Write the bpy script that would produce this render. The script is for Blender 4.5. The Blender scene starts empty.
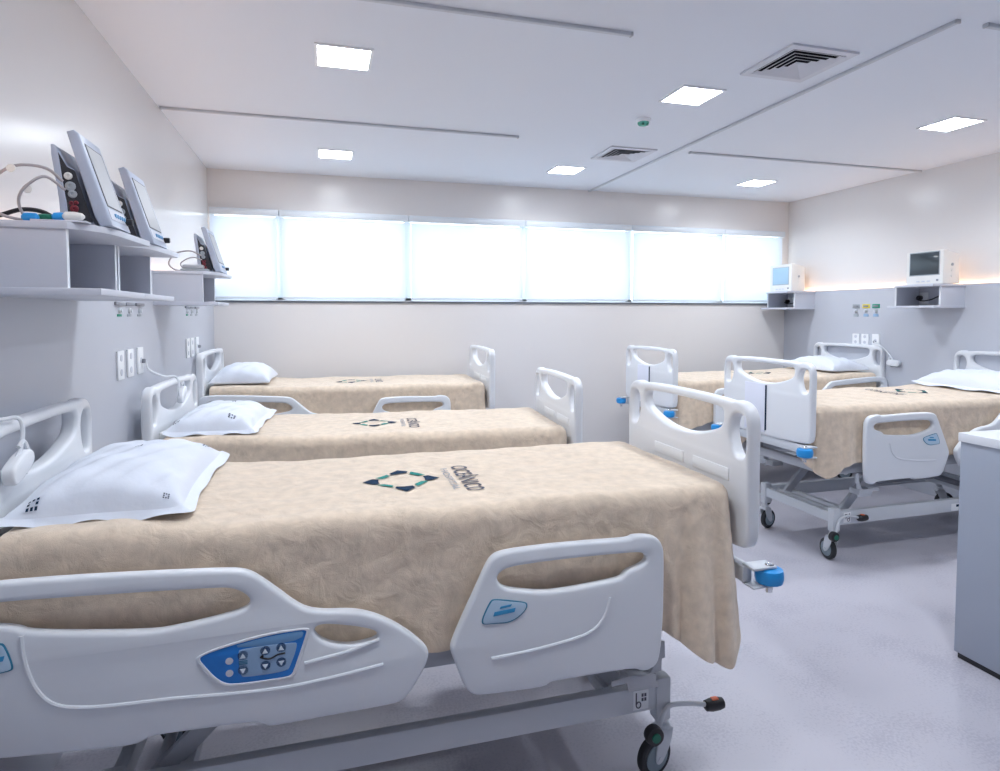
import bpy, bmesh, math, random
from mathutils import Vector, Matrix
R = math.radians
S = bpy.context.scene
COL = S.collection

# ------------------------------------------------------------------ camera
CAM_H = 1.68
cam = bpy.data.cameras.new('camera')
cam.sensor_width = 36.0
cam.lens = 621.8 / 1000 * 36.0
cam.shift_y = -(385.5 - 342.2) / 1000.0
cam.clip_start = 0.02
camo = bpy.data.objects.new('camera', cam)
COL.objects.link(camo)
yaw, pitch = 0.2783, 0.0451
fw = Vector((math.sin(yaw) * math.cos(pitch), math.cos(yaw) * math.cos(pitch), -math.sin(pitch)))
rt = Vector((math.cos(yaw), -math.sin(yaw), 0))
up = rt.cross(fw)
camo.matrix_world = Matrix(((rt.x, up.x, -fw.x, 0), (rt.y, up.y, -fw.y, 0), (rt.z, up.z, -fw.z, CAM_H), (0, 0, 0, 1)))
S.camera = camo

# ------------------------------------------------------------------ world, exposure
w = bpy.data.worlds.new('daylight')
S.world = w
w.use_nodes = True
bg = w.node_tree.nodes['Background']
bg.inputs[0].default_value = (0.88, 0.94, 1.0, 1)
bg.inputs[1].default_value = 4.2
S.view_settings.view_transform = 'Standard'
S.view_settings.look = 'None'
S.view_settings.gamma = 1.0
S.view_settings.use_curve_mapping = False
S.view_settings.exposure = 0.53
S.cycles.use_denoising = True
S.cycles.max_bounces = 10
S.cycles.diffuse_bounces = 6
S.cycles.sample_clamp_indirect = 6.0
LAMP = 8.0          # ceiling panels, watts each
COVE = 15.0           # warm strip behind the wall panels

# room numbers (metres)
XL, XR, YB, YN, ZC = -1.01, 5.45, 6.34, -2.6, 3.03
ZS, ZW = 1.812, 2.667            # window sill and head


# ------------------------------------------------------------------ materials
def mat(name, col, rough=0.5, spec=0.5, metal=0.0, bump=None, bump2=None, var=None, sheen=0, coat=0):
    m = bpy.data.materials.new(name)
    m.use_nodes = True
    nt = m.node_tree
    b = nt.nodes['Principled BSDF']
    b.inputs['Base Color'].default_value = (*col, 1)
    b.inputs['Roughness'].default_value = rough
    b.inputs['Specular IOR Level'].default_value = spec
    b.inputs['Metallic'].default_value = metal
    if sheen:
        b.inputs['Sheen Weight'].default_value = sheen
        b.inputs['Sheen Roughness'].default_value = 0.5
    if coat:
        b.inputs['Coat Weight'].default_value = coat
    tc = nt.nodes.new('ShaderNodeTexCoord')
    if var:                      # (scale, amount) soft mottling of the colour
        n = nt.nodes.new('ShaderNodeTexNoise')
        n.inputs['Scale'].default_value = var[0]
        n.inputs['Detail'].default_value = 6
        nt.links.new(tc.outputs['Object'], n.inputs['Vector'])
        mx = nt.nodes.new('ShaderNodeMix')
        mx.data_type = 'RGBA'
        a = var[1]
        mx.inputs[6].default_value = (*[c * (1 - a) for c in col], 1)
        mx.inputs[7].default_value = (*[min(1, c * (1 + a)) for c in col], 1)
        rm = nt.nodes.new('ShaderNodeMapRange')
        rm.inputs[1].default_value = 0.3
        rm.inputs[2].default_value = 0.7
        nt.links.new(n.outputs[0], rm.inputs[0])
        nt.links.new(rm.outputs[0], mx.inputs[0])
        nt.links.new(mx.outputs[2], b.inputs['Base Color'])
    if bump:                     # (scale, strength, distance)
        n2 = nt.nodes.new('ShaderNodeTexNoise')
        n2.inputs['Scale'].default_value = bump[0]
        n2.inputs['Detail'].default_value = 4
        nt.links.new(tc.outputs['Object'], n2.inputs['Vector'])
        bp = nt.nodes.new('ShaderNodeBump')
        bp.inputs['Strength'].default_value = bump[1]
        bp.inputs['Distance'].default_value = bump[2]
        nt.links.new(n2.outputs[0], bp.inputs['Height'])
        nt.links.new(bp.outputs[0], b.inputs['Normal'])
        if bump2:                # broader creases under the fine grain
            n3 = nt.nodes.new('ShaderNodeTexNoise')
            n3.inputs['Scale'].default_value = bump2[0]
            n3.inputs['Detail'].default_value = 3
            n3.inputs['Distortion'].default_value = 0.8
            nt.links.new(tc.outputs['Object'], n3.inputs['Vector'])
            b2 = nt.nodes.new('ShaderNodeBump')
            b2.inputs['Strength'].default_value = bump2[1]
            b2.inputs['Distance'].default_value = bump2[2]
            nt.links.new(n3.outputs[0], b2.inputs['Height'])
            nt.links.new(b2.outputs[0], bp.inputs['Normal'])
    return m


def emit(name, col, s):
    m = bpy.data.materials.new(name)
    m.use_nodes = True
    nt = m.node_tree
    nt.nodes.clear()
    e = nt.nodes.new('ShaderNodeEmission')
    e.inputs[0].default_value = (*col, 1)
    e.inputs[1].default_value = s
    o = nt.nodes.new('ShaderNodeOutputMaterial')
    nt.links.new(e.outputs[0], o.inputs[0])
    return m


M = {}
M['wall'] = mat('cream satin wall paint', (0.76, 0.735, 0.725), 0.23, 0.42, bump=(60, 0.06, 0.002))
M['ceiling'] = mat('white ceiling paint', (0.77, 0.81, 0.88), 0.8, 0.2)
M['panel'] = mat('grey laminate wall panel', (0.53, 0.55, 0.61), 0.4, 0.4)
M['laminate'] = mat('pale grey laminate', (0.60, 0.62, 0.69), 0.4, 0.4)
M['edge'] = mat('white laminate', (0.78, 0.80, 0.84), 0.35, 0.4)
M['counter'] = mat('counter grey laminate', (0.345, 0.38, 0.455), 0.4, 0.4)
M['plastic'] = mat('light grey moulded plastic', (0.76, 0.79, 0.83), 0.38, 0.45)
M['plastic2'] = mat('white moulded plastic', (0.78, 0.80, 0.83), 0.35, 0.45)
M['label'] = mat('white label card', (0.84, 0.86, 0.88), 0.5, 0.3)
M['paper'] = mat('pale lilac paper', (0.76, 0.78, 0.88), 0.7, 0.2)
M['steel'] = mat('grey painted steel', (0.46, 0.48, 0.52), 0.4, 0.5)
M['steel_l'] = mat('silver painted steel', (0.60, 0.63, 0.67), 0.35, 0.5)
M['steel_d'] = mat('dark grey steel', (0.26, 0.27, 0.30), 0.5, 0.4)
M['chrome'] = mat('chrome', (0.75, 0.77, 0.8), 0.18, 0.5, 1.0)
M['rubber'] = mat('dark rubber', (0.035, 0.037, 0.042), 0.6, 0.3)
M['wheelgrey'] = mat('blue grey wheel core', (0.22, 0.28, 0.32), 0.5, 0.4)
M['black'] = mat('black plastic', (0.02, 0.02, 0.024), 0.4, 0.4)
M['blue'] = mat('bright blue plastic', (0.02, 0.30, 0.72), 0.3, 0.5)
M['keyblue'] = mat('blue keypad foil', (0.015, 0.21, 0.66), 0.35, 0.5)
M['navyblue'] = mat('dark blue button', (0.02, 0.09, 0.26), 0.3, 0.5)
M['keymid'] = mat('mid blue keypad foil', (0.16, 0.36, 0.62), 0.35, 0.5)
M['keylight'] = mat('light blue keypad foil', (0.30, 0.46, 0.66), 0.4, 0.5)
M['keywhite'] = mat('keypad white', (0.75, 0.85, 0.93), 0.4, 0.4)
M['navy'] = mat('navy print', (0.013, 0.035, 0.075), 0.8, 0.1)
M['teal'] = mat('teal green print', (0.04, 0.25, 0.22), 0.8, 0.1)
M['greyprint'] = mat('grey print', (0.42, 0.42, 0.44), 0.8, 0.1)
M['darkprint'] = mat('dark grey print', (0.13, 0.13, 0.16), 0.8, 0.1)
M['badge'] = mat('pale blue badge', (0.50, 0.66, 0.80), 0.4, 0.4)
M['badgeline'] = mat('teal badge line', (0.035, 0.22, 0.36), 0.4, 0.4)
M['badgeblue'] = mat('badge blue', (0.04, 0.30, 0.56), 0.4, 0.4)
M['orange'] = mat('orange cap', (0.75, 0.16, 0.06), 0.4, 0.4)
M['green'] = mat('green cap', (0.01, 0.16, 0.10), 0.4, 0.4)
M['yellow'] = mat('yellow label', (0.80, 0.66, 0.08), 0.5, 0.3)
M['greenlab'] = mat('green label', (0.03, 0.30, 0.20), 0.5, 0.3)
M['greylab'] = mat('grey label', (0.36, 0.40, 0.44), 0.5, 0.3)
M['sensor'] = mat('green tinted sensor lens', (0.10, 0.42, 0.32), 0.2, 0.5)
M['blanket'] = mat('beige fleece blanket', (0.715, 0.59, 0.462), 0.95, 0.15, bump=(420, 0.4, 0.003), bump2=(15, 0.36, 0.02), var=(24, 0.10), sheen=0.3)
M['linen'] = mat('white pillow cotton', (0.72, 0.76, 0.84), 0.9, 0.15, bump=(18, 0.22, 0.012), sheen=0.1)
M['mattress'] = mat('grey mattress cover', (0.35, 0.38, 0.42), 0.6, 0.3)
M['cable'] = mat('grey cable', (0.42, 0.39, 0.40), 0.5, 0.3)
M['whitecable'] = mat('white cable', (0.76, 0.79, 0.83), 0.4, 0.4)
M['monframe'] = mat('blue grey monitor frame', (0.42, 0.47, 0.58), 0.35, 0.5)
M['monscreen'] = mat('unlit pale monitor screen', (0.46, 0.47, 0.49), 0.4, 0.4)
M['monblack'] = mat('dark connector panel', (0.03, 0.032, 0.04), 0.45, 0.4)
M['red'] = mat('dark red connector', (0.20, 0.03, 0.045), 0.4, 0.4)
M['crtscreen'] = mat('dark glossy screen', (0.045, 0.06, 0.07), 0.12, 0.6)
M['bluescreen'] = mat('pale blue screen', (0.38, 0.56, 0.70), 0.2, 0.6)
M['ivory'] = mat('ivory monitor casing', (0.80, 0.79, 0.76), 0.4, 0.4)
M['alu'] = mat('white window aluminium', (0.70, 0.75, 0.80), 0.4, 0.5)
M['frame_d'] = mat('grey window gasket', (0.16, 0.18, 0.21), 0.5, 0.4)
M['lampframe'] = mat('white lamp frame', (0.85, 0.87, 0.9), 0.5, 0.3)
M['vent'] = mat('white vent aluminium', (0.64, 0.66, 0.72), 0.45, 0.4)
M['ventdark'] = mat('black duct shade', (0.015, 0.016, 0.02), 0.8, 0.1)
M['track'] = mat('aluminium curtain track', (0.56, 0.59, 0.64), 0.4, 0.5)
M['lamp'] = emit('lamp diffuser', (0.865, 0.925, 1.0), 24.0)
M['cove'] = emit('warm strip light', (1.0, 0.60, 0.34), COVE)


def floor_mat():
    m = mat('pale lilac vinyl floor', (0.60, 0.575, 0.645), 0.36, 0.4)
    nt = m.node_tree
    b = nt.nodes['Principled BSDF']
    tc = nt.nodes.new('ShaderNodeTexCoord')
    n = nt.nodes.new('ShaderNodeTexNoise')
    n.inputs['Scale'].default_value = 90
    n.inputs['Detail'].default_value = 3
    n2 = nt.nodes.new('ShaderNodeTexNoise')
    n2.inputs['Scale'].default_value = 3
    n2.inputs['Detail'].default_value = 5
    add = nt.nodes.new('ShaderNodeMath')
    add.operation = 'ADD'
    cr = nt.nodes.new('ShaderNodeValToRGB')
    cr.color_ramp.elements[0].position = 0.75
    cr.color_ramp.elements[0].color = (0.42, 0.41, 0.475, 1)
    cr.color_ramp.elements[1].position = 1.25
    cr.color_ramp.elements[1].color = (0.51, 0.497, 0.555, 1)
    nt.links.new(tc.outputs['Object'], n.inputs['Vector'])
    nt.links.new(tc.outputs['Object'], n2.inputs['Vector'])
    nt.links.new(n.outputs[0], add.inputs[0])
    nt.links.new(n2.outputs[0], add.inputs[1])
    nt.links.new(add.outputs[0], cr.inputs[0])
    nt.links.new(cr.outputs[0], b.inputs['Base Color'])
    return m


M['floor'] = floor_mat()


def blind_mat():
    m = bpy.data.materials.new('white translucent blind fabric')
    m.use_nodes = True
    nt = m.node_tree
    nt.nodes.clear()
    d = nt.nodes.new('ShaderNodeBsdfDiffuse')
    d.inputs[0].default_value = (0.78, 0.81, 0.86, 1)
    t = nt.nodes.new('ShaderNodeBsdfTranslucent')
    t.inputs[0].default_value = (0.80, 0.84, 0.90, 1)
    mx = nt.nodes.new('ShaderNodeMixShader')
    mx.inputs[0].default_value = 0.45
    o = nt.nodes.new('ShaderNodeOutputMaterial')
    nt.links.new(d.outputs[0], mx.inputs[1])
    nt.links.new(t.outputs[0], mx.inputs[2])
    nt.links.new(mx.outputs[0], o.inputs[0])
    return m


M['blind'] = blind_mat()


def glass_mat():
    m = bpy.data.materials.new('window glass')
    m.use_nodes = True
    nt = m.node_tree
    nt.nodes.clear()
    t = nt.nodes.new('ShaderNodeBsdfTransparent')
    t.inputs[0].default_value = (0.95, 0.98, 0.97, 1)
    g = nt.nodes.new('ShaderNodeBsdfGlossy')
    g.inputs['Roughness'].default_value = 0.02
    mx = nt.nodes.new('ShaderNodeMixShader')
    mx.inputs[0].default_value = 0.06
    o = nt.nodes.new('ShaderNodeOutputMaterial')
    nt.links.new(t.outputs[0], mx.inputs[1])
    nt.links.new(g.outputs[0], mx.inputs[2])
    nt.links.new(mx.outputs[0], o.inputs[0])
    return m


M['glass'] = glass_mat()


# ------------------------------------------------------------------ mesh helpers
def finish(bm, ang=32):
    bmesh.ops.recalc_face_normals(bm, faces=bm.faces)
    for f in bm.faces:
        f.smooth = True
    for e in bm.edges:
        e.smooth = len(e.link_faces) == 2 and e.calc_face_angle(0) < R(ang)


def obj(name, bm, material, parent=None, ang=32):
    finish(bm, ang)
    me = bpy.data.meshes.new(name)
    bm.to_mesh(me)
    bm.free()
    me.materials.append(M[material])
    o = bpy.data.objects.new(name, me)
    COL.objects.link(o)
    if parent:
        o.parent = parent
    return o


def tag(o, label, cat, group=None):
    o['label'] = label
    o['category'] = cat
    if group:
        o['group'] = group
    return o


def thing(name, label, cat, loc=(0, 0, 0), rz=0, group=None):
    o = bpy.data.objects.new(name, None)
    o.empty_display_size = 0.1
    COL.objects.link(o)
    o.location = loc
    o.rotation_euler = (0, 0, rz)
    return tag(o, label, cat, group)


def struct(name, bm, m, parent=None):
    o = obj(name, bm, m, parent)
    if not parent:
        o['kind'] = 'structure'
    return o


def children(o):
    return [c for c in bpy.data.objects if c.parent == o]


def copy_tree(o, parent=None):
    c = o.copy()
    COL.objects.link(c)
    c.parent = parent
    for ch in children(o):
        copy_tree(ch, c)
    return c


def box(bm, lo, hi, bev=0.0, seg=2, mtx=None):
    x0, y0, z0 = lo
    x1, y1, z1 = hi
    v = [bm.verts.new(p) for p in ((x0, y0, z0), (x1, y0, z0), (x1, y1, z0), (x0, y1, z0),
                                   (x0, y0, z1), (x1, y0, z1), (x1, y1, z1), (x0, y1, z1))]
    fs = [bm.faces.new([v[i] for i in q]) for q in ((3, 2, 1, 0), (4, 5, 6, 7), (0, 1, 5, 4), (1, 2, 6, 5), (2, 3, 7, 6), (3, 0, 4, 7))]
    verts = v
    if bev > 0:
        es = list({e for f in fs for e in f.edges})
        r = bmesh.ops.bevel(bm, geom=es, offset=bev, segments=seg, affect='EDGES', profile=0.5)
        verts = list({x for f in r['faces'] for x in f.verts} | {x for x in v if x.is_valid})
    if mtx is not None:
        bmesh.ops.transform(bm, matrix=mtx, verts=verts)
    return verts


def B():
    return bmesh.new()


def boxobj(name, lo, hi, m, parent=None, bev=0.0):
    bm = B()
    box(bm, lo, hi, bev)
    return obj(name, bm, m, parent)


def tube(bm, pts, r, n=8, caps=True, closed=False):
    pts = [Vector(p) for p in pts]
    rings = []
    k = len(pts)
    t0 = (pts[1] - pts[0]).normalized()
    u = t0.orthogonal().normalized()
    for i, p in enumerate(pts):
        if closed:
            t = (pts[(i + 1) % k] - pts[i - 1]).normalized()
        else:
            t = (pts[min(i + 1, k - 1)] - pts[max(i - 1, 0)]).normalized()
        u = (u - t * u.dot(t)).normalized()
        w_ = t.cross(u)
        rr = r[i] if isinstance(r, (list, tuple)) else r
        rings.append([bm.verts.new(p + (u * math.cos(a) + w_ * math.sin(a)) * rr) for a in [2 * math.pi * j / n for j in range(n)]])
    rng = k if closed else k - 1
    for i in range(rng):
        a, b = rings[i], rings[(i + 1) % k]
        for j in range(n):
            bm.faces.new((a[j], a[(j + 1) % n], b[(j + 1) % n], b[j]))
    if caps and not closed:
        bm.faces.new(rings[0][::-1])
        bm.faces.new(rings[-1])


def lathe(bm, prof, c=(0, 0, 0), axis='z', n=24):
    """prof: list of (radius, height)"""
    rings = []
    for r, h in prof:
        ring = []
        for j in range(n):
            a = 2 * math.pi * j / n
            p = (r * math.cos(a), r * math.sin(a), h)
            if axis == 'y':
                p = (p[0], p[2], p[1])
            elif axis == 'x':
                p = (p[2], p[0], p[1])
            ring.append(bm.verts.new((p[0] + c[0], p[1] + c[1], p[2] + c[2])))
        rings.append(ring)
    for a, b in zip(rings, rings[1:]):
        for j in range(n):
            bm.faces.new((a[j], a[(j + 1) % n], b[(j + 1) % n], b[j]))
    bm.faces.new(rings[0][::-1])
    bm.faces.new(rings[-1])


def chaikin(p, n=2):
    for _ in range(n):
        q = []
        for i in range(len(p)):
            a, b = p[i], p[(i + 1) % len(p)]
            q.append((a[0] * .75 + b[0] * .25, a[1] * .75 + b[1] * .25))
            q.append((a[0] * .25 + b[0] * .75, a[1] * .25 + b[1] * .75))
        p = q
    return p


def spline(pts, n=8):
    """Catmull-Rom through open 3-D points"""
    P = [Vector(p) for p in pts]
    P = [P[0] * 2 - P[1]] + P + [P[-1] * 2 - P[-2]]
    out = []
    for i in range(1, len(P) - 2):
        for k in range(n):
            t = k / n
            a, b, c, d = P[i - 1], P[i], P[i + 1], P[i + 2]
            out.append(0.5 * ((2 * b) + (c - a) * t + (2 * a - 5 * b + 4 * c - d) * t * t + (3 * b - a - 3 * c + d) * t ** 3))
    out.append(P[-2])
    return out


def plate(bm, loops, thick, bev, fmap):
    """extruded flat outline with holes and rounded edges; fmap maps (u, v, w) to a point (w runs across the thickness)"""
    cu = bpy.data.curves.new('outline', 'CURVE')
    cu.dimensions = '2D'
    cu.fill_mode = 'BOTH'
    cu.extrude = max(thick / 2 - bev, 0.0001)
    cu.bevel_depth = bev
    cu.bevel_resolution = 2
    cu.offset = -bev
    for lp in loops:
        s = cu.splines.new('POLY')
        s.points.add(len(lp) - 1)
        for pt, q in zip(s.points, lp):
            pt.co = (q[0], q[1], 0, 1)
        s.use_cyclic_u = True
    tmp = bpy.data.objects.new('outline', cu)
    COL.objects.link(tmp)
    dg = bpy.context.evaluated_depsgraph_get()
    me = bpy.data.meshes.new_from_object(tmp.evaluated_get(dg))
    for v in me.vertices:
        v.co = fmap(v.co.x, v.co.y, v.co.z)
    bm.from_mesh(me)
    bmesh.ops.remove_doubles(bm, verts=bm.verts, dist=1e-5)
    bpy.data.objects.remove(tmp)
    bpy.data.curves.remove(cu)
    bpy.data.meshes.remove(me)


def poly(bm, pts):
    return bm.faces.new([bm.verts.new(p) for p in pts])


def text_mesh(bm, s, size, fmap, align='CENTER'):
    cu = bpy.data.curves.new('lettering', 'FONT')
    cu.body = s
    cu.size = size
    cu.offset = size * 0.014
    cu.align_x = align
    cu.align_y = 'CENTER'
    tmp = bpy.data.objects.new('lettering', cu)
    COL.objects.link(tmp)
    dg = bpy.context.evaluated_depsgraph_get()
    me = bpy.data.meshes.new_from_object(tmp.evaluated_get(dg))
    for v in me.vertices:
        v.co = fmap(v.co.x, v.co.y)
    bm.from_mesh(me)
    bpy.data.objects.remove(tmp)
    bpy.data.curves.remove(cu)
    bpy.data.meshes.remove(me)


# ------------------------------------------------------------------ room shell
def shell(name, lo, hi, m):
    bm = B()
    box(bm, lo, hi)
    return struct(name, bm, m)


T = 0.2
shell('floor', (XL - T, YN - T, -T), (XR + T, YB + T, 0), 'floor')
shell('ceiling', (XL - T, YN - T, ZC), (XR + T, YB + T, ZC + T), 'ceiling')
shell('wall_left', (XL - T, YN - T, 0), (XL, YB + T, ZC), 'wall')
shell('wall_right', (XR, YN - T, 0), (XR + T, YB + T, ZC), 'wall')
shell('wall_front', (XL, YN - T, 0), (XR, YN, ZC), 'panel')
bm = B()
WX0, WX1 = XL + 0.015, 5.365
box(bm, (XL, YB, 0), (XR, YB + T, ZS))
box(bm, (XL, YB, ZW), (XR, YB + T, ZC))
box(bm, (XL, YB, ZS), (WX0, YB + T, ZW))
box(bm, (WX1, YB, ZS), (XR, YB + T, ZW))
struct('wall_back', bm, 'wall')

# windows: three units, each with a middle mullion; roller blinds in front
units = [(WX0, 0.844, -0.385), (0.844, 3.33, 2.08), (3.33, WX1, 4.52)]
seat = ['behind the left wall shelves', 'in the middle of the window wall', 'beside the right corner']
bl = {0: ['white translucent roller blind over the leftmost window pane', 'white roller blind second from the left along the window wall'],
      1: ['white roller blind over left pane of the middle window', 'white roller blind over right pane of the middle window'],
      2: ['white roller blind second from the right along the window wall', 'white roller blind over the rightmost pane by the corner shelf']}
for i, (a, b, mid) in enumerate(units):
    bm = B()
    y0, y1 = YB + 0.04, YB + 0.075
    box(bm, (a, y0, ZS), (b, y1, ZS + 0.03))
    box(bm, (a, y0, ZW - 0.04), (b, y1, ZW))
    box(bm, (a, y0, ZS), (a + 0.035, y1, ZW))
    box(bm, (b - 0.035, y0, ZS), (b, y1, ZW))
    box(bm, (mid - 0.042, y0, ZS), (mid + 0.042, y1, ZW))
    wn = struct('window_%d' % (i + 1), bm, 'alu')
    bm = B()
    box(bm, (a + 0.035, YB + 0.055, ZS + 0.03), (mid - 0.042, YB + 0.061, ZW - 0.04))
    box(bm, (mid + 0.042, YB + 0.055, ZS + 0.03), (b - 0.035, YB + 0.061, ZW - 0.04))
    struct('window_glass', bm, 'glass', wn)
    for k, (p, q) in enumerate(((a, mid), (mid, b))):
        gl = 0.03 if (k == 0) else 0.022
        gr = 0.022 if (k == 0) else 0.03
        if i == 0 and k == 0:
            gl = 0.004
        if i == 2 and k == 1:
            gr = 0.012
        t = thing('roller_blind', bl[i][k], 'blind', ((p + q) / 2, YB - 0.02, ZS), 0, 'roller blinds on the window wall')
        hw = (q - p) / 2
        bm = B()
        box(bm, (-hw + 0.002, -0.035, ZW - ZS - 0.062), (hw - 0.002, 0.019, ZW - ZS + 0.002), 0.008)
        obj('blind_cassette', bm, 'alu', t)
        bm = B()
        n = 10
        lo, hi = -hw + gl, hw - gr
        for j in range(n):
            za, zb = 0.03 + (ZW - ZS - 0.10) * j / n, 0.03 + (ZW - ZS - 0.10) * (j + 1) / n
            box(bm, (lo, 0.009, za), (hi, 0.011, zb))
        bmesh.ops.remove_doubles(bm, verts=bm.verts, dist=1e-5)
        # drop the inner faces left between the stacked strips
        bmesh.ops.delete(bm, geom=[f for f in bm.faces if abs(f.normal.z) > 0.9 and 0.031 < f.calc_center_median().z < ZW - ZS - 0.072], context='FACES_ONLY')
        obj('blind_fabric', bm, 'blind', t)
        bm = B()
        box(bm, (lo, 0.002, 0.012), (hi, 0.018, 0.034), 0.004)
        obj('bottom_bar', bm, 'alu', t)
# dark gasket line and thin sill under the blinds
bm = B()
box(bm, (WX0, YB - 0.012, ZS - 0.022), (WX1, YB + 0.03, ZS - 0.004))
struct('trim_1', bm, 'frame_d')
bm = B()
box(bm, (WX0, YB - 0.02, ZS - 0.004), (WX1, YB + 0.09, ZS + 0.004))
struct('trim_2', bm, 'alu')

# grey head-wall panels on both side walls, with a warm light strip hidden along the top
ZP = 1.945
bm = B()
box(bm, (XL, YN, 0), (XL + 0.035, YB, ZP - 0.02))
box(bm, (XL + 0.023, YN, ZP - 0.02), (XL + 0.035, YB, ZP))
struct('trim_3', bm, 'panel')
bm = B()
box(bm, (XR - 0.035, YN, 0), (XR, YB, ZP - 0.02))
box(bm, (XR - 0.035, YN, ZP - 0.02), (XR - 0.023, YB, ZP))
struct('trim_4', bm, 'panel')
bm = B()
box(bm, (XL + 0.004, YN + 0.1, ZP - 0.02), (XL + 0.018, YB - 0.02, ZP - 0.008))
tag(obj('strip_light', bm, 'cove'), 'warm strip light along the top of the grey panel on left wall', 'light', 'warm wall strip lights')
bm = B()
box(bm, (XR - 0.018, YN + 0.1, ZP - 0.02), (XR - 0.004, YB - 0.02, ZP - 0.008))
tag(obj('strip_light', bm, 'cove'), 'warm glowing strip light along the top of the grey panel on right wall', 'light', 'warm wall strip lights')

# ------------------------------------------------------------------ ceiling fittings
LX, LY = [0.125, 2.21, 4.31], [3.43, 5.49]
lab = {(0, 0): 'square white ceiling panel light above the nearest left bed',
       (1, 0): 'square white ceiling panel light left of the nearer air vent',
       (2, 0): 'square white ceiling panel light nearest the right wall, right of the long curtain track',
       (0, 1): 'square white ceiling panel light above the left end of the window',
       (1, 1): 'square white ceiling panel light beside the far air vent near window wall',
       (2, 1): 'square white ceiling panel light near the far right corner'}


def lamp_fit(x, y, label):
    t = thing('ceiling_light', label, 'light', (x, y, ZC), 0, 'square ceiling panel lights')
    h, f = 0.131, 0.146
    bm = B()
    for q in ((-f, -f, f, -h), (-f, h, f, f), (-f, -h, -h, h), (h, -h, f, h)):
        box(bm, (q[0], q[1], -0.008), (q[2], q[3], 0.0))
    obj('light_frame', bm, 'lampframe', t)
    bm = B()
    box(bm, (-h, -h, -0.005), (h, h, -0.001))
    obj('diffuser', bm, 'lamp', t)
    ld = bpy.data.lights.new('panel_glow', 'AREA')
    ld.shape = 'SQUARE'
    ld.size = 2 * h
    ld.energy = LAMP
    ld.spread = R(150)
    ld.color = (0.865, 0.925, 1.0)
    lo = bpy.data.objects.new('panel_glow', ld)
    COL.objects.link(lo)
    lo.parent = t
    lo.location = (0, 0, -0.010)


for ix in range(3):
    for iy in range(2):
        lamp_fit(LX[ix], LY[iy], lab[(ix, iy)])
for q, where in zip(LX, ('at left', 'in the middle', 'at right')):  # row out of view, added as fill light for the near end
    lamp_fit(q, 1.37, 'added unseen ceiling panel as fill light near the viewer, ' + where)


def vent(x, y, label):
    t = thing('air_vent', label, 'vent', (x, y, ZC), 0, 'square ceiling air vents')
    f = 0.205
    bm = B()
    g = 0.165
    for q in ((-f, -f, f, -g), (-f, g, f, f), (-f, -g, -g, g), (g, -g, f, g)):
        box(bm, (q[0], q[1], -0.012), (q[2], q[3], 0.0))
    obj('vent_frame', bm, 'vent', t)
    bm = B()
    box(bm, (-g, -g, -0.002), (g, g, -0.0005))
    obj('duct_shade', bm, 'ventdark', t)  # near-black flat sheet stands in for the shade inside the duct
    for k in range(5):
        ro = g - 0.002 - k * 0.031
        ri = ro - 0.022
        bm = B()
        z0, z1 = -0.013, -0.004           # outer edge low, inner edge high
        th = 0.0012
        o_ = [(-ro, -ro), (ro, -ro), (ro, ro), (-ro, ro)]
        i_ = [(-ri, -ri), (ri, -ri), (ri, ri), (-ri, ri)]
        lov = [bm.verts.new((a, b, z1)) for a, b in i_]
        hiv = [bm.verts.new((a, b, z0)) for a, b in o_]
        lov2 = [bm.verts.new((a, b, z1 - th)) for a, b in i_]
        hiv2 = [bm.verts.new((a, b, z0 - th)) for a, b in o_]
        for j in range(4):
            j2 = (j + 1) % 4
            bm.faces.new((lov[j], lov[j2], hiv[j2], hiv[j]))
            bm.faces.new((lov2[j], hiv2[j], hiv2[j2], lov2[j2]))
            bm.faces.new((lov[j], lov2[j], lov2[j2], lov[j2]))
            bm.faces.new((hiv[j], hiv[j2], hiv2[j2], hiv2[j]))
        if k == 4:
            bm.faces.new(lov2)
        obj('louvre_ring', bm, 'vent', t, 10)


vent(2.475, 2.84, 'larger looking square louvred air vent nearer the viewer, beside the long curtain track')
vent(2.455, 4.815, 'square louvred air vent further away, left of the long curtain track')

t = thing('ceiling_sensor', 'small round green tinted sensor on the ceiling between the vents', 'sensor', (2.155, 3.93, ZC))
bm = B()
lathe(bm, [(0.052, 0), (0.052, -0.014), (0.046, -0.024), (0.02, -0.026)])
obj('sensor_base', bm, 'lampframe', t)
bm = B()
lathe(bm, [(0.040, -0.0241), (0.038, -0.036), (0.028, -0.045), (0.012, -0.049)])
lens = obj('sensor_lens', bm, 'sensor', t)
for s in (-1, 1):
    bm = B()
    lathe(bm, [(0.008, -0.010), (0.008, 0.004), (0.003, 0.006)], (s * 0.016, -0.028, -0.040), 'z', 12)
    obj('lens_hole', bm, 'green', lens)


def track(p, q, label):
    d = (Vector(q) - Vector(p))
    L = d.length
    t = thing('curtain_track', label, 'curtain track', (p[0], p[1], ZC), math.atan2(d.y, d.x), 'ceiling curtain tracks')
    bm = B()
    box(bm, (0.004, -0.012, -0.017), (L - 0.004, 0.012, 0), 0.003)
    obj('track_rail', bm, 'track', t)
    for e in (0.0, L - 0.012):
        boxobj('end_cap', (e, -0.014, -0.019), (e + 0.012, 0.014, 0), 'steel', t, 0.003)


track((XL + 0.01, 4.56), (1.45, 4.56), 'curtain track from the left wall between the second and third left beds')
track((XL + 0.01, 2.76), (1.45, 2.76), 'curtain track across the ceiling beside the nearest left bed, at top edge')
track((2.95, 4.60), (5.43, 4.60), 'curtain track running to the right wall between the two right beds')
track((2.82, 2.22), (2.82, 6.32), 'long curtain track running away from the viewer towards the window')
track((2.98, 2.22), (5.43, 2.22), 'curtain track starting at the top right edge of the view')

# ------------------------------------------------------------------ hospital beds
HL = 1.1525          # half the clear length between head board and foot board
BX = 0.288           # world x of the nearest bed's centre (outlines below were measured there)


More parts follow.
